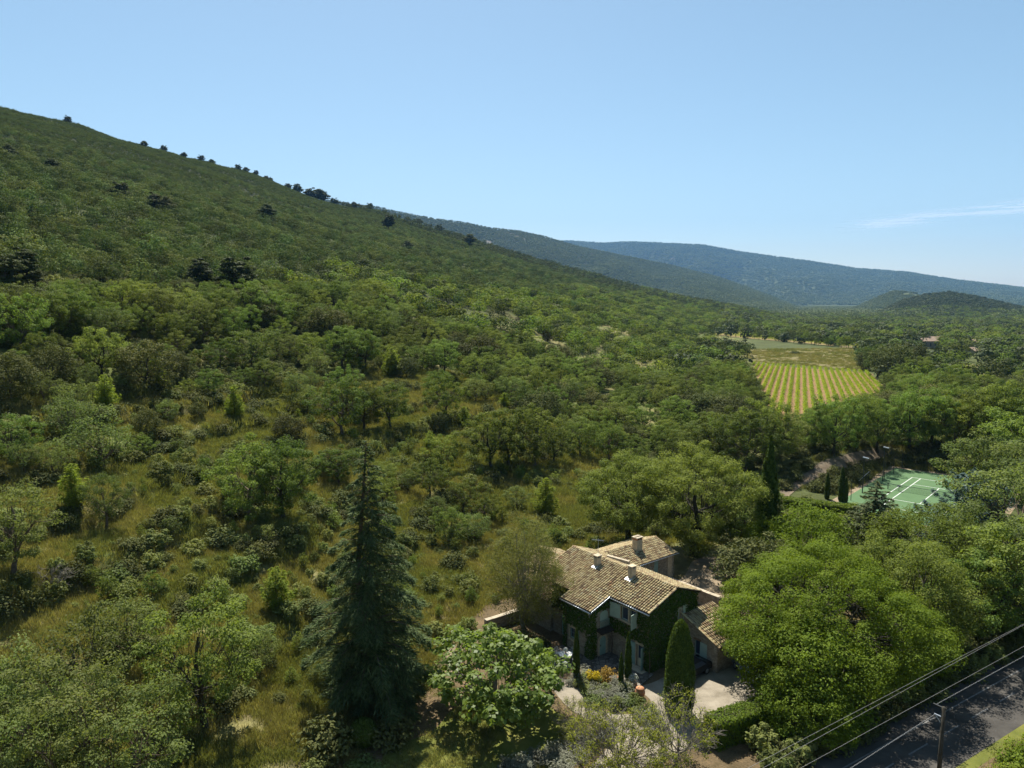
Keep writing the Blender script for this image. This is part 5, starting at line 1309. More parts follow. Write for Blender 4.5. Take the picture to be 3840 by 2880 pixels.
# ------------------------------------------------------------------ tennis court
def cp(x, y): return tuple(CT_O + CT_N * x + CT_D * y)
def ct_mat():
    m, nt, b = new_mat('court_green')
    f = noise(nt, .35, 4); g = noise(nt, 9, 3)
    c = ramp(nt, f, [(.3, (.082, .145, .066)), (.7, (.100, .168, .082))])
    lk(nt, mixc(nt, 1, c, ramp(nt, g, [(.3, (.92, .92, .92)), (.7, (1.06, 1.06, 1.06))]), 'MULTIPLY'), b.inputs['Base Color']); b.inputs['Roughness'].default_value = .9; b.inputs['Specular IOR Level'].default_value = .08
    return m
M_CT = ct_mat(); M_CTLINE = plain_mat('court_line_paint', (.52, .54, .50), .7, .12)
sheet('court_apron', [cp(-5.6, -6.8), cp(17, -6.8), cp(17, 31.4), cp(-5.6, 31.4)], .006, M_PATH)
court = thing('tennis_court', 'green hard tennis court with white lines', 'tennis court', (*CT_O, 0), 0)
def crect(name, x0, x1, y0, y1, z, mat):
    mb = MB(); mb.add([((p[0] - CT_O[0]), (p[1] - CT_O[1]), z) for p in (cp(x0, y0), cp(x1, y0), cp(x1, y1), cp(x0, y1))], [(0, 1, 2, 3)])
    return mb.build(name, mat, court)
crect('playing_surface', -4.4, 15.6, -6.2, 30.0, .012, M_CT)
lw = .075
for nm, r in (('doubles_line', (0, 0, 0, 23.77)), ('doubles_line', (10.97, 10.97, 0, 23.77)), ('singles_line', (1.372, 1.372, 0, 23.77)), ('singles_line', (9.598, 9.598, 0, 23.77)), ('base_line', (0, 10.97, 0, 0)), ('base_line', (0, 10.97, 23.77, 23.77)), ('service_line', (1.372, 9.598, 5.485, 5.485)), ('service_line', (1.372, 9.598, 18.285, 18.285)), ('centre_line', (5.485, 5.485, 5.485, 18.285))):
    vert = r[0] == r[1]
    crect(nm, r[0] - (lw if vert else 0), r[1] + (lw if vert else 0), r[2] - (0 if vert else lw), r[3] + (0 if vert else lw), .016 + (.003 if not vert else 0), M_CTLINE)
def cthing(name, label, cat, x, y, group=None, z=0): return thing(name, label, cat, (*cp(x, y), z), -CT_A, group)   # local +x = CT_N, +y = CT_D
net = cthing('tennis_net', 'dark tennis net stretched across the green court', 'net', 0, 11.885)
nm_ = MB()
for k in range(86): nm_.box(-.9 + k * .148, -.9 + k * .148 + .012, -.004, .004, .06, .98)
for k in range(8): nm_.box(-.9, 11.87, -.004, .004, .08 + k * .115, .092 + k * .115)
nm_.build('net_mesh', M_DARKIRON, net)
MB().box(-.9, 11.87, -.02, .02, .97, 1.04).build('net_band', plain_mat('net_band', (.12, .16, .13), .8, .1), net)
for x in (-.914, 11.884): MB().box(x - .06, x + .06, -.06, .06, 0, 1.10).build('net_post', M_DARKIRON, net, bevel=.01)
um = cthing('singles_stick', 'thin stand with flat top at the net left sideline', 'stand', .9, 11.5)
MB().tube([(0, 0, 0), (0, 0, .95)], [.03, .03], 6).build('pole', M_DARKIRON, um); MB().box(-.25, .25, -.2, .2, .95, 1.02).build('top', M_DARKIRON, um)
def zc(x, y): return (3100 + .22604 * x) / 1.73599, (1700 + .22604 * y) / 1.73599
for k, (bx, by, ty) in enumerate(((400, 785, 450), (955, 440, 130), (1105, 340, 60), (1250, 258, 0), (1820, 345, 60))):
    px, py = zc(bx, by); x, y, z = gpos(px, py); h = CAM_H + pray(px, zc(bx, ty)[1])[1] * math.hypot(x, y) - z
    p = thing('fence_post', 'thin dark fence post at the far side of the court, %s' % ORD[k], 'post', (x, y, z - .3), 0, 'fence posts round the court')
    MB().tube([(0, 0, 0), (0, 0, h + .3)], [.05, .05], 6).build('pole', M_DARKIRON, p); MB().tube([(0, 0, h + .3), (0, 0, h + .36)], [.06, .02], 6).build('cap', M_DARKIRON, p)
for lb, bx, by, ty in (('tall dark court floodlight nearer the camera', 590, 665, 60), ('tall dark court floodlight farther from the camera', 930, 460, -110)):
    px, py = zc(bx, by); x, y, z = gpos(px, py); h = CAM_H + pray(px, zc(bx, ty)[1])[1] * math.hypot(x, y) - z
    p = thing('floodlight', lb, 'lamp', (x, y, z - .2), -CT_A, 'court floodlights')
    MB().tube([(0, 0, 0), (0, 0, h)], [.09, .06], 8).build('pole', M_DARKIRON, p)
    MB().obox((.25, 0, h + .1), (.45, 0, -.06), (0, .22, 0), (.01, 0, .07)).build('lamp_head', M_ZINC, p)
    MB().box(-.25, .3, -.04, .04, h - .08, h).build('bracket', M_DARKIRON, p)
rail = cthing('handrail', 'pale handrail on posts down the court bank', 'handrail', -5.2, 10.5)
MB().tube([(0, 0, 1.0), (0, 5.5, 1.6)], [.04, .04], 6).build('rail', M_ZINC, rail)
for k in range(5): MB().tube([(0, .1 + k * 1.3, 0), (0, .1 + k * 1.3, 1.0 + k * .142)], [.03, .03], 5).build('post', M_DARKIRON, rail)
# gravel track above the court
def ribbon(name, pts, w, mat, dz=.05, kind='structure'):
    P = np.array(pts, float); t = np.linspace(0, len(P) - 1, 60)
    X = np.interp(t, np.arange(len(P)), P[:, 0]); Y = np.interp(t, np.arange(len(P)), P[:, 1])
    for _ in range(6):
        X[1:-1] = (X[:-2] + 2 * X[1:-1] + X[2:]) / 4; Y[1:-1] = (Y[:-2] + 2 * Y[1:-1] + Y[2:]) / 4
    tx, ty = np.gradient(X), np.gradient(Y); l = np.hypot(tx, ty); nx, ny = -ty / l, tx / l
    V = []; K = 9
    for q in np.linspace(-.5, .5, K):
        x, y = X + nx * w * q, Y + ny * w * q
        V.append(np.stack([x, y, height(x, y) + dz], -1))
    V = np.stack(V, 1).reshape(-1, 3)
    i = np.arange(59)[:, None] * K; j = np.arange(K - 1)[None]
    Q = np.stack([i + j, i + K + j, i + K + j + 1, i + j + 1], -1).reshape(-1, 4)
    o = link(name, np_mesh(name, V, Q, mat, smooth=True)); tag(o, kind=kind); return o
ribbon('gravel_track', [gpos(1672, 1085)[:2], gpos(1712, 1050)[:2], gpos(1765, 1020)[:2], gpos(1815, 1000)[:2], gpos(1865, 985)[:2], gpos(1905, 973)[:2]], 2.3, earth_mat('track_earth_shaded', (.12, .09, .06), (.165, .13, .09), (.21, .17, .12), .8, 24), .08)  # earth colour darkened to stand in for dappled tree shade
# hedges
def hedge(name, label, p0, p1, wd, h, mat, n, leaf, seed, z0=0):
    rng = np.random.default_rng(seed); p0 = np.array(p0, float); p1 = np.array(p1, float); L = np.linalg.norm(p1 - p0); d = (p1 - p0) / L
    root = thing(name, label, 'hedge', (p0[0], p0[1], z0), math.atan2(d[1], d[0]))
    A = np.array([L * wd, L * h, L * h, wd * h, wd * h]); c = rng.choice(5, n, p=A / A.sum())
    a, b = rng.random(n), rng.random(n); P = np.zeros((n, 3)); N = np.zeros((n, 3))
    for k in range(5):
        m = c == k
        if k == 0: P[m] = np.stack([a[m] * L, (b[m] - .5) * wd, np.full(m.sum(), h)], -1); N[m] = (0, 0, 1)
        elif k < 3: s = -1 if k == 1 else 1; P[m] = np.stack([a[m] * L, np.full(m.sum(), s * wd / 2), b[m] * h], -1); N[m] = (0, s, .3)
        else: s = 0 if k == 3 else 1; P[m] = np.stack([np.full(m.sum(), s * L), (a[m] - .5) * wd, b[m] * h], -1); N[m] = (2 * s - 1, 0, .3)
    P += rng.normal(size=P.shape) * [.06, .06, .05] + N * ((fbm(P[:, 0] * 1.1, P[:, 1] * 2 + P[:, 2], seed, 3) - .5) * .35)[:, None]
    P[:, 2] = np.maximum(P[:, 2], .03)
    V, Q = leaves_np(P, N + rng.normal(size=P.shape) * .45, leaf * (.6 + .8 * rng.random(n)), rng, .5)
    link('foliage', np_mesh(name, V, Q, mat, np.repeat(rng.random(n), 4)), root)
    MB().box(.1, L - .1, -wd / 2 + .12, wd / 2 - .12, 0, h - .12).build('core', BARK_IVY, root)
    return root
L_HEDGE = leaf_mat('leaf_hedge', (.075, .12, .012), (.15, .20, .022), .35, ovar=.05)
hx0, hy0, _ = gpos(1695, 1108); hx1, hy1, _ = gpos(1848, 1128)
hedge('court_hedge', 'clipped bright green hedge left of the tennis court', (hx0, hy0), (hx1, hy1), 2.2, 2.3, L_HEDGE, 9000, .24, 71)
hedge('yard_hedge', 'clipped hedge at the lower edge of the gravel yard', (14.4, 48.3), (19.0, 50.6), 1.6, 2.0, L_HEDGE, 9000, .16, 72)
# retaining wall and courtyard wall
def low_wall(name, label, p0, p1, h, th, cap=True, h2=None):
    p0 = np.array(p0, float); p1 = np.array(p1, float); L = np.linalg.norm(p1 - p0); d = (p1 - p0) / L
    root = thing(name, label, 'wall', (p0[0], p0[1], 0), math.atan2(d[1], d[0]))
    MB().box(0, L, -th / 2, th / 2, 0, h).build('wall', M_STONE, root)
    if cap:
        rng = np.random.default_rng(int(L * 100)); x = 0; k = 0
        while x < L - .1:
            l = min(.55 + .5 * rng.random(), L - x)
            MB().box(x + .01, x + l - .01, -th / 2 - .05, th / 2 + .05, h, h + .07 + .03 * rng.random()).build('coping_stone', M_PLASTER, root, bevel=.01)
            x += l
    return root
low_wall('retaining_wall', 'low garden wall with pale coping behind the feathery tree', (-2.6, 66.3), (3.2, 70.6), 1.1, .4)
low_wall('courtyard_wall', 'low shaded stone wall between the wing and the gravel court', (17.0, 76.6), (21.6, 70.8), 1.5, .4)
# ------------------------------------------------------------------ garden furniture
def make_chair():
    r = thing('garden_chair', '', 'chair', (0, 0, 0), 0, 'garden chairs round the table')
    s = MB(); th = np.arange(12) / 12 * 6.2832
    s.prism([(math.cos(t) * .22, math.sin(t) * .21) for t in th], .43, .455); s.build('seat', M_IRON, r)
    for sx in (-1, 1):
        MB().tube([(sx * .17, -.15, .43), (sx * .19, -.2, .2), (sx * .22, -.25, 0)], [.013] * 3, 5).build('leg', M_IRON, r)
        MB().tube([(sx * .16, .16, .43), (sx * .18, .2, .2), (sx * .21, .27, 0)], [.013] * 3, 5).build('leg', M_IRON, r)
        MB().tube([(sx * .2, .17, .62), (sx * .25, .0, .66), (sx * .23, -.16, .62), (sx * .19, -.16, .44)], [.012] * 4, 5).build('arm', M_IRON, r)
    b = MB(); A = np.linspace(0, math.pi, 11)
    b.tube([(math.cos(a) * .22, .2 + .07 * math.sin(a), .44 + .5 * math.sin(a) ** .7) for a in A], [.014] * 11, 5)
    for k in (-2, -1, 0, 1, 2): b.tube([(k * .05, .2, .45), (k * .068, .25, .9 - abs(k) * .035)], [.008, .008], 4)
    b.build('backrest', M_IRON, r)
    return r
TX, TY = 4.75, 60.25
def copy_tree(o, parent=None):
    c = o.copy(); col.objects.link(c); c.parent = parent
    for ch in list(o.children): copy_tree(ch, c)
    return c
ch0 = make_chair()
for k, (a, lb) in enumerate(((265, 'white wrought iron garden chair with its back to the camera, nearest of the set'), (205, 'white wrought iron garden chair left of the table'), (130, 'white wrought iron garden chair at the far left of the table'), (330, 'white wrought iron garden chair half hidden by the pencil cypress'), (50, 'white wrought iron garden chair behind the table by the ivy wall'))):
    c = ch0 if k == 0 else copy_tree(ch0)
    t = R_(a); c.location = (TX + math.cos(t) * .95, TY + math.sin(t) * .95, .102); c.rotation_euler = (0, 0, t - math.pi / 2); c['label'] = lb
tb = thing('garden_table', 'round white iron garden table beside the ivy wall', 'table', (TX, TY, .102))
MB().prism([(math.cos(t) * .6, math.sin(t) * .6) for t in np.arange(20) / 20 * 6.2832], .70, .73).build('table_top', M_IRON, tb)
for k in range(3):
    a = k * 2.094; MB().tube([(math.cos(a) * .08, math.sin(a) * .08, .7), (math.cos(a) * .1, math.sin(a) * .1, .35), (math.cos(a) * .38, math.sin(a) * .38, 0)], [.02] * 3, 6).build('leg', M_IRON, tb)
vz = thing('flower_vase', 'small vase of white flowers on the garden table', 'vase', (TX + .05, TY + .1, .832))
MB().tube([(0, 0, 0), (0, 0, .05), (0, 0, .14), (0, 0, .2)], [.05, .08, .06, .07], 10).build('vase', M_TERRA, vz, smooth=True)
rng = np.random.default_rng(8)
P = unit(rng.normal(size=(160, 3))) * .19 + [0, 0, .34]
V, Q = leaves_np(P, P - [0, 0, .3], .09, rng, .8); link('flowers', np_mesh('flowers', V, Q, leaf_mat('petal_white', (.6, .62, .55), (.75, .76, .7), .3, (1, 1, .9), ovar=0), np.repeat(rng.random(160), 4)), vz)
# terracotta jar and flower urn
def jar(name, label, x, y, h, r, flowers=None, z=0):
    o = thing(name, label, 'pot', (x, y, z))
    prof = [(0, .55), (.1, .7), (.45, 1), (.75, .95), (.9, .7), (.96, .8), (1, .8)]
    MB().tube([(0, 0, f * h) for f, _ in prof], [r * q for _, q in prof], 14).build('body', M_TERRA, o, smooth=True)
    if flowers is not None:
        rg = np.random.default_rng(int(x * 100)); n = 420; P = unit(rg.normal(size=(n, 3))) * r * 1.5 * rg.random((n, 1)) ** .4 + [0, 0, h + r * .6]
        V, Q = leaves_np(P, P - [0, 0, h], .11, rg, .7); me = np_mesh('flowers', V, Q, flowers, np.repeat(rg.random(n), 4)); link('flowers', me, o)
    return o
jar('terracotta_jar', 'big round terracotta jar in the garden bed', 10.4, 54.6, .85, .42)
jar('flower_urn', 'urn with white flowers at the corner of the terrace', 10.15, 56.35, .45, .32, leaf_mat('urn_flowers', (.08, .14, .03), (.8, .8, .76), .3, (1, 1, .9), ovar=0), .0)
jar('terracotta_jar', 'small terracotta jar behind the shorter pencil cypress', 9.0, 56.9, .5, .26)
# ------------------------------------------------------------------ cars
def car(name, label, x, y, rz, paint):
    o = thing(name, label, 'car', (x, y, .005), rz)
    prof = [(-2.0, .35), (-2.05, .62), (-1.95, .78), (-1.1, .9), (-.55, 1.38), (.75, 1.42), (1.45, 1.05), (2.0, .95), (2.08, .6), (2.0, .35)]
    b = MB(); n = len(prof)
    W = lambda z: .84 - max(0, z - .85) * .28
    b.add([(px, -W(pz), pz) for px, pz in prof] + [(px, W(pz), pz) for px, pz in prof], [tuple(range(n))[::-1], tuple(range(n, 2 * n))] + [(i, (i + 1) % n, n + (i + 1) % n, n + i) for i in range(n)])
    b.build('body', paint, o, bevel=.04)
    gl = M_GLASS
    MB().add([(-1.08, -.74, .95), (-1.08, .74, .95), (-.6, .66, 1.37), (-.6, -.66, 1.37)], [(0, 1, 2, 3)]).build('windscreen', gl, o, loc=(-.03, 0, .03))
    MB().add([(1.43, -.7, 1.08), (1.43, .7, 1.08), (.8, .66, 1.4), (.8, -.66, 1.4)], [(3, 2, 1, 0)]).build('rear_window', gl, o, loc=(.03, 0, .03))
    for s in (-1, 1):
        MB().add([(-.95, s * .835, .95), (1.2, s * .835, .98), (.7, s * .705, 1.36), (-.5, s * .705, 1.36)], [(0, 1, 2, 3)]).build('side_window', gl, o)
        MB().box(-2.07, -2.0, s * .6 - .16, s * .6 + .16, .62, .75).build('headlight', M_IRON, o)
        for xx in (-1.3, 1.3):
            wq = MB().tube([(xx, s * .66, .32), (xx, s * .86, .32)], [.32, .32], 14).build('wheel', M_DARKIRON, o); MB().tube([(xx, s * .862, .32), (xx, s * .872, .32)], [.2, .19], 10).build('rim', M_ZINC, wq)
    return o
car('parked_car', 'dark car parked beside the shed wall behind the clipped cypress', 15.3, 58.1, R_(38), plain_mat('dark_car_paint', (.02, .022, .026), .25, .1, 2, .6))
car('parked_car', 'silver blue car parked under the huge tree by the shed', 20.6, 58.0, R_(100), plain_mat('silver_car_paint', (.30, .36, .42), .25, .1, 2, .6, metal=.5))
# ------------------------------------------------------------------ telephone pole and overhead wires
pz = 6.3; ptx, pty = 27.55, 42.75
pole = thing('telephone_pole', 'grey wooden telephone pole beside the road', 'pole', (ptx, pty, 0), math.atan2(RD[1], RD[0]))
MB().tube([(0, 0, -.5), (0, 0, pz)], [.15, .115], 10).build('shaft', plain_mat('grey_pole_wood', (.05, .046, .036), .9, .35, 2, .1), pole, smooth=True)
MB().box(-.05, .05, -.15, .65, pz - .12, pz - .04).build('cross_arm', M_DARKIRON, pole)
MB().box(-.04, .04, .1, .55, pz - .75, pz - .69).build('bracket', M_ZINC, pole)
MB().tube([(0, .5, pz - .72), (0, .15, pz - 1.1)], [.02, .02], 5).build('strut', M_ZINC, pole)
M_WIRE = plain_mat('wire', (.22, .215, .20), .6, .05); M_WIRE2 = plain_mat('pale_wire', (.34, .34, .33), .6, .05)
def wire(label, p0, p1, sag, r, mat=M_WIRE, twist=0, n=40):
    p0 = np.array(p0, float); p1 = np.array(p1, float); t = np.linspace(0, 1, n if not twist else 400)
    P = p0 + (p1 - p0) * t[:, None]; P[:, 2] -= sag * 4 * t * (1 - t)
    c = thing('overhead_wire', label, 'wire', (0, 0, 0), 0, 'overhead wires along the road')
    if twist:
        side = np.array([RN[0], RN[1], 0])
        for ph in (0, math.pi):
            Pq = P + side * (np.cos(t * twist + ph) * .02)[:, None] + np.array([0, 0, 1]) * (np.sin(t * twist + ph) * .02)[:, None]
            V, Q = tube_np(Pq, r * .7, 4); link('strand', np_mesh('strand', V, Q, mat), c)
    else:
        V, Q = tube_np(P, r, 5); link('strand', np_mesh('strand', V, Q, mat), c)
def wp(px, py, z):
    a, e = pray(px, py); r = (z - CAM_H) / e; return np.array([math.sin(a) * r, math.cos(a) * r, z])
def through(label, A, B, z, r, ext=18, sag=.0, **k):
    a, b = wp(*A, z), wp(*B, z); d = (b - a) / np.linalg.norm(b - a)
    wire(label, a - d * ext, b + d * ext, sag, r, **k)
through('upper strand of the paired overhead wires', (1620, 1657), (2212, 1347.5), 8.5, .0085)
through('lower strand of the paired overhead wires', (1652, 1657), (2212, 1349.5), 8.5, .0085)
through('single overhead wire below the pair', (1730, 1659), (2212, 1396), 8.4, .0085)
top = np.array([ptx, pty, pz]) + np.array([RN[0], RN[1], 0]) * .5
far = wp(2212, 1416, pz + .1); dd = (far - top) / np.linalg.norm(far - top)
wire('twisted telephone cable running from the pole up the road', top + [0, 0, -.08], far + dd * 15, .0, .009, M_WIRE2, 160)
low = np.array([ptx, pty, pz - .72]) + np.array([RN[0], RN[1], 0]) * .5
nr = wp(1838, 1659, pz - .85); dn = (nr - low) / np.linalg.norm(nr - low)
wire('twisted telephone cable running from the pole towards the lower frame edge', low, nr + dn * 12, .0, .009, M_WIRE2, 160)

# ================================================================== shrubs, flowers, grass
BUSH = [bush_mesh('scrub_bush', 200 + k, .85, 1.2 + .25 * k, 20, 62, .15, L_SCRUB, pr=.3) for k in range(3)]
SAP = [broadleaf('sapling', 290 + k, 2.8, 1.15, .3, 30, .36, 46, .15, m_, BARK, nl=5, inner=.3, lump=.3) for k, m_ in enumerate((L_OAK, L_OAKG, L_OAK))]
BUSHH = [bush_mesh('dark_bush', 210 + k, 1.0, 1.1, 18, 80, .15, L_HOLM) for k in range(2)]
BUSHG = [bush_mesh('grey_bush', 220, 1.0, .9, 14, 90, .14, L_OAKG)]
LAV = bush_mesh('lavender', 230, .6, .55, 16, 70, .15, L_GREY, upw=1.2, aspect=.18)
BP = ('stem', 'foliage')
rng = np.random.default_rng(55)
def shrub(x, y, h, proto, name, label, group=None, wide=1.0, z=None):
    return place(name, proto, label, 'shrub', (x, y, (float(height(x, y)) if z is None else z) - .03), h, rng.random() * 6.28, group, wide, BP)
# garden plants that can be picked out
YB = bush_mesh('yellow_bush', 241, .62, 1.25, 26, 60, .10, L_YEL, pr=.2); shrub(6.8, 56.5, 1.35, YB, 'yellow_bush', 'bright yellow flowering bush in the garden bed')
OB = bush_mesh('orange_bush', 242, .75, 1.3, 24, 40, .11, L_ORANGE, pr=.24); shrub(8.1, 57.2, 1.4, OB, 'orange_bush', 'orange and russet leaved bush behind the yellow bush')
def ball(name, label, x, y, r, n=5200, mat=L_CYP):
    rg = np.random.default_rng(int(abs(x) * 77)); o = thing(name, label, 'shrub', (x, y, 0))
    d = unit(rg.normal(size=(n, 3))); P = d * r * (1 + rg.normal(size=(n, 1)) * .015) + [0, 0, r * .82]; P[:, 2] = np.maximum(P[:, 2], .03)
    V, Q = leaves_np(P, d + rg.normal(size=d.shape) * .4, .11, rg, .6)
    link('foliage', np_mesh(name, V, Q, mat, np.repeat(rg.random(n), 4)), o)
    MB().tube([(0, 0, 0), (0, 0, r)], [.08, .04], 6).build('stem', BARK, o)
ball('box_ball', 'clipped round box ball in the shade below the cedar', *gpos(785, 1607)[:2], 1.02)
DK = BUSHH
for px, py, h, w, pr_, lb in ((705, 1625, 2.3, 1.0, DK[0], 'dark rounded bush left of the box ball'), (850, 1600, 1.8, 1.1, DK[1], 'dark spreading bush right of the box ball'), (675, 1672, 1.2, 1.0, BUSH[0], 'small bright green bush at the bottom edge left of the lawn'), (900, 1480, 1.4, .8, BUSHG[0], 'silvery bush between the cedar and the fig tree'), (790, 1670, .9, 1.6, BUSHG[0], 'low grey ground bush at the bottom edge'), (1010, 1368, 1.7, 1.1, BUSH[1], 'bright green bush behind the fig tree'), (960, 1385, 1.4, 1.0, BUSH[2], 'yellowish bush left of the fig tree top'), (1070, 1300, 1.1, .8, BUSH[0], 'round bright bush at the end of the garden wall'), (1120, 1395, 1.5, 1.2, BUSHG[0], 'greyish flowering bush between the fig tree and the house'), (1170, 1405, 1.3, 1.0, DK[0], 'dark bush against the house left of the garden table'), (1330, 1530, 1.0, 1.2, BUSH[1], 'green rosette bush at the foot of the shorter pencil cypress'), (1395, 1545, .9, 1.2, BUSHG[0], 'grey green bush beside the terracotta jar'), (1280, 1520, .8, 1.3, BUSHG[0], 'low grey bush in the middle of the garden bed')):
    x, y, z = gpos(px, py); shrub(x, y, h, pr_, 'garden_bush', lb, None, w)
bedp = [(4.9, 56.6), (6.2, 55.4), (7.2, 53.2), (9.8, 52.9), (10.6, 54.6), (9.9, 55.6), (8.6, 56.2), (7.4, 57.2), (5.8, 57.4)]
nb_ = 0
while nb_ < 26:
    bx_, by_ = 4.8 + 6 * rng.random(), 52.6 + 5 * rng.random()
    if not poly_mask(np.array([bx_]), np.array([by_]), bedp)[0]: continue
    q = int(rng.integers(5)); shrub(bx_, by_, .45 + .6 * rng.random(), (BUSHG[0], BUSH[0], LAV, BUSH[1], LAV)[q], 'bed_plant', ('low grey green plant', 'low yellow green plant', 'grey lavender tuft', 'low light green plant', 'grey lavender tuft')[q] + ' in the garden bed before the house', 'plants of the garden bed', 1.1); nb_ += 1
# lavender along the gravel
lv = [(1165, 1642), (1200, 1632), (1240, 1615), (1275, 1600), (1130, 1655), (1310, 1580), (1100, 1662), (1405, 1560), (1420, 1580), (1250, 1640), (1215, 1660)]
for k, (px, py) in enumerate(lv):
    x, y, z = gpos(px, py); shrub(x, y, .75 + .2 * rng.random(), LAV, 'lavender', 'grey lavender cushion edging the gravel', 'lavender along the gravel', 1.1)
# grey twiggy shrub tree at the bottom of the picture
def twiggy(name, seed, H, R, ntips, per, leafmat):
    rg = np.random.default_rng(seed)
    tips = crown_tips(rg, ntips, R, .8, H, .35, .2)
    tb = limb_tubes(rg, tips, H, .5, .11, 9, .03, topf=.55, twig=.03)
    for p in tips:
        for q in range(7):
            e = p + unit(rg.normal(size=3) + [0, 0, .25] + p * .12) * (.35 + .55 * rg.random())
            s = p * (1 - .08 * rg.random()); tb.append(tube_np(np.array([s, (s + e) / 2 + rg.normal(size=3) * .06, e]), [.013, .011, .007], 3))
    tv, tq = cat_tubes(tb)
    k = rg.random(len(tips)) < .75
    V, Q, rnd = puff_leaves(rg, tips[k], .5, per, .15, .8)
    return np_mesh(name + '_trunk', tv, tq, BARK_GREY), np_mesh(name + '_crown', V, Q, leafmat, rnd), H
TW1 = twiggy('twiggy', 251, 5.6, 3.8, 190, 55, L_SPRING); TW2 = twiggy('twiggy', 252, 5.6, 3.2, 130, 36, L_SPRING)
place('twiggy_tree', TW1, 'half bare grey twigged tree with yellow green leaves at the bottom centre', 'tree', (7.2, 44.6, 0), 4.8, .4)
place('twiggy_tree', TW2, 'half bare grey twigged tree in front of the clipped cypress', 'tree', (11.4, 45.8, 0), 4.9, 2.4)
place('twiggy_tree', TW2, 'bare grey twigged bush left of the lower gravel path', 'tree', (4.6, 49.6, 0), 2.6, 4.4, wide=1.2)
# verge at the lower right corner
VB = bush_mesh('verge_bush', 261, 1.3, 1.3, 26, 110, .15, leaf_mat('leaf_verge', (.10, .15, .015), (.19, .24, .03), .4, ovar=.15))
for k, (s, n, h) in enumerate(((54, 20.6, 1.7), (51, 20.2, 1.4), (57, 20.4, 1.8), (48.4, 20.8, 1.1), (60, 20.0, 1.8), (53, 18.6, 1.5), (50, 18.4, 1.5), (56.5, 18.2, 1.7))):
    x, y = rp(s, n); shrub(x, y, h, VB, 'verge_bush', 'bright green verge bush at the lower right corner', 'bushes on the road verge')
# bushes on the terraces: things near by, then one mass
def bush_field():
    x, y, a, r = polar_pts(rng, 9000, -40, 12, 50, 150)
    v = -x * CU + y * SU
    hx = (x - HO[0]) * math.cos(HR) + (y - HO[1]) * math.sin(HR); hy = -(x - HO[0]) * math.sin(HR) + (y - HO[1]) * math.cos(HR)
    ok = ((v > 27) | ((v > -4) & (r > 72) & ~((hx > -20.5) & (hx < 8) & (hy > -7.5) & (hy < 30)))) & (fbm(x / 11, y / 11, 33, 3) > .51)
    for q in OCC: ok &= (x - q[0]) ** 2 + (y - q[1]) ** 2 > (min(q[2], 4) * .35) ** 2
    x, y, r = x[ok], y[ok], r[ok]
    i = thin(rng, x, y, 2.1); i = i[np.argsort(r[i])]
    x, y, r = x[i], y[i], r[i]
    hb = .45 + 1.5 * rng.random(len(x)) ** 2.2
    px, py = proj(x, y, height(x, y))
    big = np.argsort(-hb / r)
    kinds = [(SAP[0], 'fresh green sapling'), (SAP[1], 'pale sapling'), (SAP[2], 'slim sapling'), (BUSH[0], 'yellowish green'), (BUSH[1], 'light green'), (BUSH[2], 'fresh green'), (BUSHH[0], 'dark green'), (BUSHH[1], 'olive dark'), (BUSHG[0], 'pale grey green')]
    pk = rng.choice(9, len(x), p=[.13, .12, .1, .16, .15, .12, .06, .05, .11])
    nth = 0; rest = []
    for j in big:
        if nth < 150 and 0 < px[j] < 2212 and py[j] < 1700:
            third = 'far left' if px[j] < 420 else 'left' if px[j] < 760 else 'cedar side' if px[j] < 1050 else 'house side'
            level = 'lowest' if py[j] > 1280 else 'lower' if py[j] > 1100 else 'middle' if py[j] > 960 else 'upper'
            shrub(x[j], y[j], hb[j] * (1.5 if pk[j] < 3 else 1), kinds[pk[j]][0], 'terrace_bush', '%s %s bush on the %s terraces, %s level' % ('large' if hb[j] > 1.35 else 'small' if hb[j] < .9 else 'medium', kinds[pk[j]][1], third, level), 'bushes scattered on the terraces', .8 + .5 * rng.random()); nth += 1
        else: rest.append(j)
    rest = np.array(rest); m = len(rest)
    s = hb[rest] / np.where(pk[rest] < 3, 2.0, 1.2); w = s * (.8 + .5 * rng.random(m))
    scatter('terrace_undergrowth', 'small bushes and undergrowth covering the terraces', np.stack([x[rest], y[rest], height(x[rest], y[rest]) - .03], -1), np.stack([w, w, s], -1), np.stack([np.zeros(m), np.zeros(m), rng.random(m) * 6.28], -1), pk[rest], [k[0][1] for k in kinds])
bush_field()
# brambles along the feet of the terrace banks and under the woods
def bramble():
    X, Y = [], []
    x, y, a, r = polar_pts(rng, 60000, -41, 41, 55, 300)
    z = height(x, y); e = .8
    g = np.hypot(height(x + e, y) - height(x - e, y), height(x, y + e) - height(x, y - e)) / (2 * e)
    v = -x * CU + y * SU
    cx, cyy = court_xy(x, y)
    off = (cx > -13) & (cx < 22) & (cyy > -8) & (cyy < 40)
    yard = (v < 27) & (r < 96)
    k1 = (g > .38) & (rng.random(len(x)) < .38) & ~yard & ~off
    k2 = ((v < 20) & (r > 96) | (v > 85) & (r > 105)) & (rng.random(len(x)) < .30) & ~off
    ok = (k1 | k2) & ~in_fields(x, y)
    for b in BARE: ok &= ~poly_mask(x, y, b)
    x, y = x[ok], y[ok]; i = thin(rng, x, y, 1.6); x, y = x[i], y[i]; m = len(x)
    s = .7 + .9 * rng.random(m); w = s * (.9 + .5 * rng.random(m))
    scatter('bramble_banks', 'brambles and dark scrub along the terrace banks and under the woods', np.stack([x, y, height(x, y) - .1], -1), np.stack([w, w, s], -1), np.stack([np.zeros(m), np.zeros(m), rng.random(m) * 6.28], -1), rng.choice(4, m, p=[.3, .25, .25, .2]), [BUSHH[0][1], BUSHH[1][1], BUSH[1][1], BUSH[2][1]])
bramble()
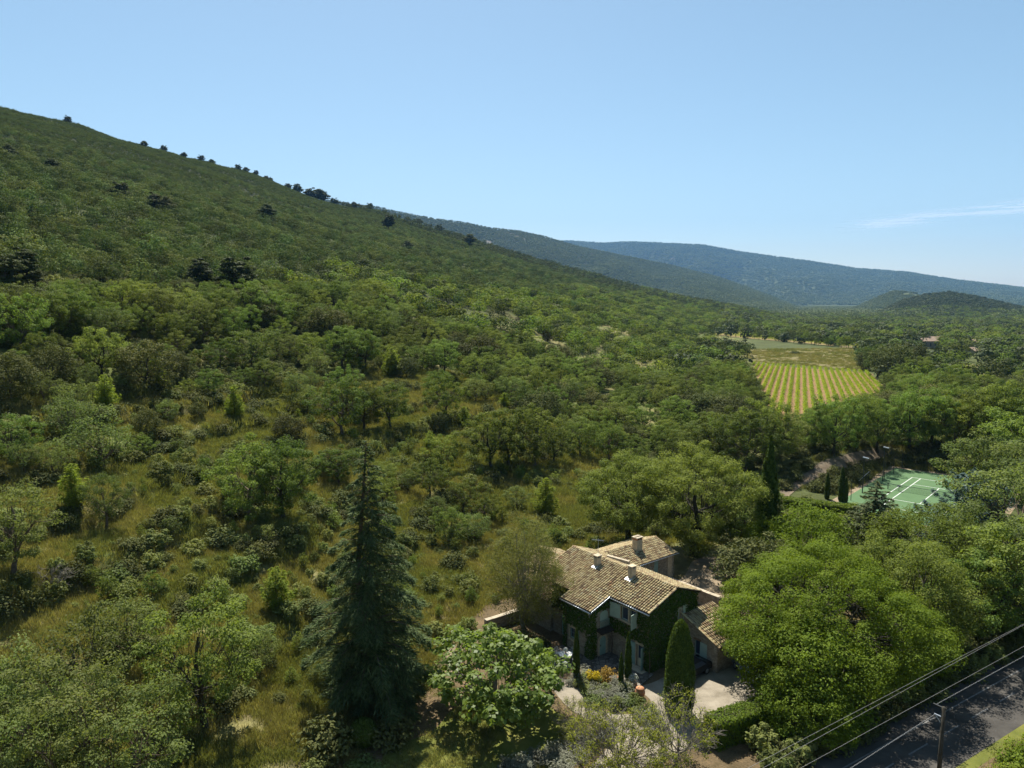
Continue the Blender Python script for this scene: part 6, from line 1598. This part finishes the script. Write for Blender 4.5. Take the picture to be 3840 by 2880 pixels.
# undergrowth between the trees and the road
def road_scrub():
    s = 24 + rng.random(900) * 60; n = 28.9 + rng.random(900) ** 1.3 * 6.5
    x, y = RD[0] * s + RN[0] * n, RD[1] * s + RN[1] * n
    ok = (x > 17.5) & ~((x < 22) & (y > 51)); x, y = x[ok], y[ok]; i = thin(rng, x, y, 1.0); x, y = x[i], y[i]; m = len(x)
    k = .5 + .8 * rng.random(m)
    scatter('roadside_undergrowth', 'shaded ivy and scrub filling the strip between the trees and the road', np.stack([x, y, x * 0 - .05], -1), np.stack([k * 1.2, k * 1.2, k], -1), np.stack([np.zeros(m), np.zeros(m), rng.random(m) * 6.28], -1), rng.choice(3, m, p=[.4, .3, .3]), [BUSHH[0][1], BUSHH[1][1], BUSH[2][1]])
road_scrub()
# grass
def tuft(name, seed, n, h, spread, mat):
    rg = np.random.default_rng(seed)
    P = np.stack([rg.normal(size=n) * spread, rg.normal(size=n) * spread, np.zeros(n)], -1)
    hh = h * (.5 + .7 * rg.random(n)); lean = rg.normal(size=(n, 2)) * .35
    side = unit(np.stack([rg.normal(size=n), rg.normal(size=n), np.zeros(n)], -1)) * (.012 + .02 * rg.random((n, 1)))
    tip = P + np.stack([lean[:, 0] * hh, lean[:, 1] * hh, hh], -1)
    V = np.stack([P - side, P + side, tip + side * .3, tip - side * .3], 1).reshape(-1, 3)
    return np_mesh(name, V, np.arange(4 * n).reshape(n, 4), mat, np.repeat(rg.random(n), 4))
L_GREENG = leaf_mat('leaf_green_grass', (.125, .140, .038), (.215, .215, .068), .35, ovar=.3)
GR = [tuft('grass_tuft', 271 + k, 60, .42, .34, m) for k, m in enumerate((L_GRASS, L_GRASS, L_GREENG, L_GREENG))]
def grass():
    x, y, a, r = polar_pts(rng, 130000, -41, 16, 48, 190)
    v = -x * CU + y * SU
    hx = (x - HO[0]) * math.cos(HR) + (y - HO[1]) * math.sin(HR); hy = -(x - HO[0]) * math.sin(HR) + (y - HO[1]) * math.cos(HR)
    ok = ((v > 25) & ~((v > 90) & (r > 130))) | ((v > -12) & (r > 70) & (r < 130) & ~((hx > -20.5) & (hx < 8) & (hy > -7.5) & (hy < 30)))
    dens = np.clip(60 / r, .25, 1)
    ok &= (rng.random(len(x)) < dens) & (fbm(x / 4, y / 4, 35, 3) > .29)
    x, y, r = x[ok], y[ok], r[ok]; m = len(x)
    green = fbm(x / 7, y / 7, 21, 4) < .5
    idx = np.where(green, rng.integers(2, 4, m), rng.integers(0, 2, m))
    s = (.6 + .7 * rng.random(m)) * np.clip(r / 80, 1, 1.8)
    scatter('hillside_grass', 'dry and green grass growing on the terraces', np.stack([x, y, height(x, y) - .03], -1), np.stack([s, s, s], -1), np.stack([np.zeros(m), np.zeros(m), rng.random(m) * 6.28], -1), idx, GR)
    # garden weeds, bank of the court, verge
    x = rng.random(9000) * 60 - 22; y = 42 + rng.random(9000) * 40
    v = -x * CU + y * SU
    hx = (x - HO[0]) * math.cos(HR) + (y - HO[1]) * math.sin(HR); hy = -(x - HO[0]) * math.sin(HR) + (y - HO[1]) * math.cos(HR)
    house = (hx > -20.5) & (hx < 7) & (hy > -7.5) & (hy < 18)
    n = x * RN[0] + y * RN[1]
    ok = ~house & ~((n > 22.2) & (n < 29)) & ((fbm(x / 3, y / 3, 36, 3) > .5) | (n < 22)) & ~poly_mask(x, y, [(2, 59), (6, 57), (12, 58), (23, 64), (24, 60), (15, 48), (9, 45), (6, 42), (3, 43), (7, 50), (3, 55)]) & ~((x > 16) & (y > 70))
    x, y = x[ok], y[ok]; m = len(x); s = .5 + .5 * rng.random(m)
    scatter('garden_grass', 'weeds and thin grass in the garden and on the verge', np.stack([x, y, x * 0 - .02], -1), np.stack([s, s, s * .8], -1), np.stack([np.zeros(m), np.zeros(m), rng.random(m) * 6.28], -1), rng.integers(0, 4, m), GR)
grass()
def bank():
    x, y, a, r = polar_pts(rng, 26000, 20, 38, 105, 165); cx, cyy = court_xy(x, y)
    ok = (((cx < -5.8) & (cx > -14)) | ((cyy > 31.5) & (cyy < 42) & (cx < 22) & (cx > -14))) & (cyy > 2)
    x, y = x[ok], y[ok]; i = thin(rng, x, y, .8); x, y = x[i], y[i]; m = len(x)
    s = .8 + .9 * rng.random(m)
    tr = np.array([gpos(*q)[:2] for q in ((1672, 1085), (1712, 1050), (1765, 1020), (1815, 1000), (1865, 985), (1905, 973))])
    t = np.linspace(0, 5, 80); tx, ty = np.interp(t, np.arange(6), tr[:, 0]), np.interp(t, np.arange(6), tr[:, 1])
    keep = ((x[:, None] - tx) ** 2 + (y[:, None] - ty) ** 2).min(1) > 1.7 ** 2
    x, y, s = x[keep], y[keep], s[keep]; m = len(x)
    scatter('bank_grass', 'rough grass and weeds on the banks round the tennis court', np.stack([x, y, height(x, y) - .03], -1), np.stack([s, s, s], -1), np.stack([np.zeros(m), np.zeros(m), rng.random(m) * 6.28], -1), np.where(rng.random(m) < .12, 4, rng.integers(0, 4, m)), GR + [BUSHH[0][1]])
bank()
# dead grey tree on the left slope
DT = twiggy('dead_tree', 281, 2.6, 1.6, 22, 1, L_GREY)
x, y, z = gpos(120, 1282); place('dead_tree', DT, 'small dead grey tree on the shaded left slope', 'tree', (x, y, z), 2.6, .3)
# ------------------------------------------------------------------ vineyards
def vines(poly, A, B, step, h, group, phrase, name='vine_row', maxn=40, leafn=34):
    P = np.array(poly); a = np.array(gpos(*A)[:2]); b = np.array(gpos(*B)[:2]); d = (b - a) / np.linalg.norm(b - a); nn = np.array([d[1], -d[0]])
    o0, o1 = (P @ nn).min(), (P @ nn).max()
    k = 0; rows = []
    for off in np.arange(o0 + step / 2, o1, step):
        t = np.arange((P @ d).min(), (P @ d).max(), .5); X = d[0] * t + nn[0] * off; Y = d[1] * t + nn[1] * off
        ins = poly_mask(X, Y, poly)
        if ins.sum() < 8: continue
        rows.append((off, t[ins].min(), t[ins].max()))
    for k, (off, t0, t1) in enumerate(rows[:maxn]):
        L = t1 - t0; m = int(L * leafn); u = rng.random(m) * L
        gap = fbm(u / 1.3, u * 0 + off, 9, 2) > .22; u = u[gap]; m = len(u)
        base = d * t0 + nn * off; x = base[0] + d[0] * u; y = base[1] + d[1] * u
        w = rng.normal(size=m) * .30; zz = .35 + (h - .35) * rng.random(m)
        z0 = float(height(*base))
        Pp = np.stack([x + nn[0] * w - base[0], y + nn[1] * w - base[1], height(x, y) + zz - z0], -1)
        V, Q = leaves_np(Pp, np.stack([nn[0] * np.sign(w) * .5, nn[1] * np.sign(w) * .5, np.full(m, .8)], -1) + rng.normal(size=(m, 3)) * .5, .34 * (.7 + .6 * rng.random(m)), rng, .8)
        o = thing(name, phrase, 'vine row', (base[0], base[1], z0), 0, group)
        link('foliage', np_mesh('vine_foliage', V, Q, L_VINE, np.repeat(rng.random(m), 4)), o)
        pp = MB()
        for q in np.arange(0, L, 5.0):
            xx, yy = d * q; zz0 = float(height(base[0] + xx, base[1] + yy)) - z0; pp.box(xx - .04, xx + .04, yy - .04, yy + .04, zz0 - .1, zz0 + h)
        pp.build('stakes', M_WOOD, o)
def z8(x, y): return (2500 + .60579 * x) / 1.73599, (1000 + .60579 * y) / 1.73599
vines(VINE, z8(790, 900), z8(808, 625), 2.35, 1.55, 'vine rows of the near vineyard', 'bright green vine row of the near vineyard')
vines(VINE2, (1500, 719), (1790, 746), 3.0, 1.6, 'vine rows of the far terrace vineyard', 'distant vine row beyond the dry field', leafn=9)
vines(VINE3, (1830, 751), (1850, 742), 3.0, 1.6, 'vine rows of the small far vineyard', 'vine row of the small far vineyard', leafn=9)
def field_grass():
    P = np.array(FIELD); n = 7000
    x = P[:, 0].min() - 6 + rng.random(n) * (np.ptp(P[:, 0]) + 12); y = P[:, 1].min() - 6 + rng.random(n) * (np.ptp(P[:, 1]) + 12)
    k = poly_mask(x, y, FIELD) & (fbm(x / 12, y / 12, 71, 3) > .40)
    d = rng.random(n) < .25                                      # ragged margin between field and vineyard
    k |= d & poly_mask(x + 3, y + 4, FIELD) & ~poly_mask(x, y, VINE)
    x, y = x[k], y[k]; m = len(x); s = .8 + 1.0 * rng.random(m)
    scatter('field_grass', 'tall dry grass of the field above the vineyard', np.stack([x, y, height(x, y) - .05], -1), np.stack([s * 1.4, s * 1.4, s], -1), np.stack([np.zeros(m), np.zeros(m), rng.random(m) * 6.28], -1), np.where(fbm(x / 22, y / 22, 73, 3) > .52, rng.integers(2, 4, m), rng.integers(0, 2, m)), GR)
field_grass()
# dry tall grass of the field and low dark bush in it
x, y, z = gpos(1716, 764); shrub(x, y, 1.6, BUSHH[0], 'field_bush', 'low dark bramble heap in the dry field', None, 2.6)
# ------------------------------------------------------------------ far houses in the valley
def far_house(label, px, py, w, dpt, h, rz, wallc):
    x, y, z = gpos(px, py); o = thing('distant_house', label, 'house', (x, y, z - .3), rz, 'distant houses in the valley')
    wm = plain_mat('far_wall', wallc, .9, .15, 2, .1)
    MB().box(-w / 2, w / 2, -dpt / 2, dpt / 2, 0, h).add([(-w / 2, -dpt / 2, h), (-w / 2, dpt / 2, h), (-w / 2, 0, h + dpt * .2)], [(0, 1, 2)]).add([(w / 2, -dpt / 2, h), (w / 2, dpt / 2, h), (w / 2, 0, h + dpt * .2)], [(2, 1, 0)]).build('wall', wm, o)
    r = MB(); deck(r, [(-w / 2 - .4, -dpt / 2 - .4, h - .1), (w / 2 + .4, -dpt / 2 - .4, h - .1), (w / 2 + .4, 0, h + dpt * .22), (-w / 2 - .4, 0, h + dpt * .22)], .15); deck(r, [(-w / 2 - .4, dpt / 2 + .4, h - .1), (w / 2 + .4, dpt / 2 + .4, h - .1), (w / 2 + .4, 0, h + dpt * .22), (-w / 2 - .4, 0, h + dpt * .22)], .15)
    rf = r.build('roof', plain_mat('far_roof', (.26, .19, .14), .9, .2, 1, .1), o)
    MB().box(w * .2, w * .2 + .7, -.4, .4, h + dpt * .1, h + dpt * .3 + .6).build('chimney', wm, rf)
    for k in (-.3, 0, .3): MB().box(w * k - .5, w * k + .5, -dpt / 2 - .03, -dpt / 2 + .02, h * .35, h * .75).build('window', M_GLASS, o)
    MB().box(w * .42 - .5, w * .42 + .4, -dpt / 2 - .03, -dpt / 2 + .02, 0, 2.3).build('door', M_WOOD, o)
FH = ((1998, 752, 14, 9, 5.5, .3, (.28, .24, .18), 'distant pale stone house left of the valley houses'), (2022, 745, 10, 8, 5, .1, (.28, .24, .18), 'distant house with warm pink wall in the valley'), (2106, 752, 12, 8, 5, .5, (.28, .24, .18), 'distant house with tiled roof among valley trees'), (2112, 768, 13, 9, 3.5, .2, (.28, .24, .18), 'low distant house with broad pale roof in the valley'), (1893, 710, 18, 9, 6, .2, (.28, .24, .18), 'very distant farm at the foot of the rocky hill'))
for px, py, w, dd_, h, rz, wc, lb in FH: far_house(lb, px, py, w, dd_, h, rz, wc)

tri = sum(sum(len(p.vertices) - 2 for p in me.polygons) for me in bpy.data.meshes if len(me.polygons) < 60000) + sum(2 * len(me.polygons) for me in bpy.data.meshes if len(me.polygons) >= 60000)
print('triangles', tri)

# ================================================================== air
def haze():
    mb = MB().box(-14000, 14000, -500, 15000, -8, 1700)
    m = bpy.data.materials.new('haze'); m.use_nodes = True; nt = m.node_tree
    nt.nodes.remove(nt.nodes['Principled BSDF'])
    v = nt.nodes.new('ShaderNodeVolumePrincipled')
    v.inputs['Color'].default_value = (.24, .55, 1.0, 1)
    v.inputs['Density'].default_value = 4e-5
    v.inputs['Anisotropy'].default_value = .0
    nt.links.new(v.outputs[0], nt.nodes['Material Output'].inputs['Volume'])
    o = mb.build('haze', m); tag(o, 'thin blue summer haze filling the valley', kind='stuff')
haze()

def cirrus():
    """thin high ice cloud far beyond the ridges"""
    R0 = 32000.0
    a0, a1 = pray(1800, 460)[0], pray(2330, 460)[0]; e0, e1 = pray(2000, 505)[1], pray(2000, 425)[1]
    n, k = 60, 16; V = []
    for i in range(n + 1):
        a = a0 + (a1 - a0) * i / n
        for j in range(k + 1):
            e = e0 + (e1 - e0) * j / k; r = R0 + (j - k / 2) * 500
            V.append((math.sin(a) * r, math.cos(a) * r, CAM_H + e * r))
    Q = [(i * (k + 1) + j, (i + 1) * (k + 1) + j, (i + 1) * (k + 1) + j + 1, i * (k + 1) + j + 1) for i in range(n) for j in range(k)]
    m = bpy.data.materials.new('cirrus'); m.use_nodes = True; nt = m.node_tree
    nt.nodes.remove(nt.nodes['Principled BSDF'])
    me = np_mesh('cirrus', np.array(V), np.array(Q), m, smooth=True)
    uv = me.attributes.new('fl', 'FLOAT_VECTOR', 'POINT'); F = np.array([(i / n, j / k, 0) for i in range(n + 1) for j in range(k + 1)], np.float32); uv.data.foreach_set('vector', F.ravel())
    at = node(nt, 'ShaderNodeAttribute', attribute_name='fl')
    mp = node(nt, 'ShaderNodeMapping'); mp.inputs['Rotation'].default_value = (0, 0, R_(-9)); mp.inputs['Scale'].default_value = (2.2, 6.5, 1); lk(nt, at.outputs['Vector'], mp.inputs[0])
    f = noise(nt, 1.6, 6, .6, mp.outputs[0])
    sp = node(nt, 'ShaderNodeSeparateXYZ'); lk(nt, at.outputs['Vector'], sp.inputs[0])
    def mth(op, a, b):
        q = node(nt, 'ShaderNodeMath', operation=op)
        for s_, v_ in ((q.inputs[0], a), (q.inputs[1], b)):
            if hasattr(v_, 'node'): lk(nt, v_, s_)
            else: s_.default_value = v_
        return q.outputs[0]
    # a slanting streak through the sheet, fading at its ends
    dy = mth('SUBTRACT', sp.outputs[1], mth('ADD', mth('MULTIPLY', sp.outputs[0], .42), .26))
    st = mth('SUBTRACT', 1.0, mth('MULTIPLY', mth('ABSOLUTE', dy, 0), 4.6))
    fx = mth('MINIMUM', mth('MULTIPLY', sp.outputs[0], 5.0), mth('MULTIPLY', mth('SUBTRACT', 1.0, sp.outputs[0]), 5.0))
    al = mth('MULTIPLY', mth('MULTIPLY', mth('MAXIMUM', st, 0), mth('MINIMUM', mth('MAXIMUM', fx, 0), 1.0)), mth('MAXIMUM', mth('MULTIPLY', mth('SUBTRACT', f, .42), 2.6), 0))
    al = mth('MINIMUM', mth('MULTIPLY', al, 2.2), .6)
    tr = node(nt, 'ShaderNodeBsdfTransparent'); tl = node(nt, 'ShaderNodeBsdfTranslucent'); df = node(nt, 'ShaderNodeBsdfDiffuse')
    tl.inputs[0].default_value = df.inputs[0].default_value = (.82, .90, 1.0, 1)
    m1 = node(nt, 'ShaderNodeMixShader'); lk(nt, tl.outputs[0], m1.inputs[1]); lk(nt, df.outputs[0], m1.inputs[2])
    m2 = node(nt, 'ShaderNodeMixShader'); lk(nt, al, m2.inputs[0]); lk(nt, tr.outputs[0], m2.inputs[1]); lk(nt, m1.outputs[0], m2.inputs[2])
    lk(nt, m2.outputs[0], nt.nodes['Material Output'].inputs[0])
    o = link('cloud', me); tag(o, 'thin white wisp of cirrus cloud low in the right sky', kind='stuff')
cirrus()

# ================================================================== labels: look-alikes told apart by their order in the view
def ordinal(n):
    ones = ['', 'first', 'second', 'third', 'fourth', 'fifth', 'sixth', 'seventh', 'eighth', 'ninth', 'tenth', 'eleventh', 'twelfth', 'thirteenth', 'fourteenth', 'fifteenth', 'sixteenth', 'seventeenth', 'eighteenth', 'nineteenth']
    if n < 20: return ones[n]
    tens = {2: 'twent', 3: 'thirt', 4: 'fort', 5: 'fift', 6: 'sixt', 7: 'sevent', 8: 'eight', 9: 'ninet'}[n // 10]
    return tens + 'ieth' if n % 10 == 0 else tens + 'y-' + ones[n % 10]
same = {}
for o in bpy.data.objects:
    if o.parent is None and o.get('label') and o.get('category'): same.setdefault(o['label'], []).append(o)
for lb, os_ in same.items():
    if len(os_) < 2: continue
    os_.sort(key=lambda o: proj(*o.location)[0])
    for k, o in enumerate(os_): o['label'] = '%s, %s' % (lb, 'leftmost' if k == 0 else ordinal(k + 1) + ' from the left')
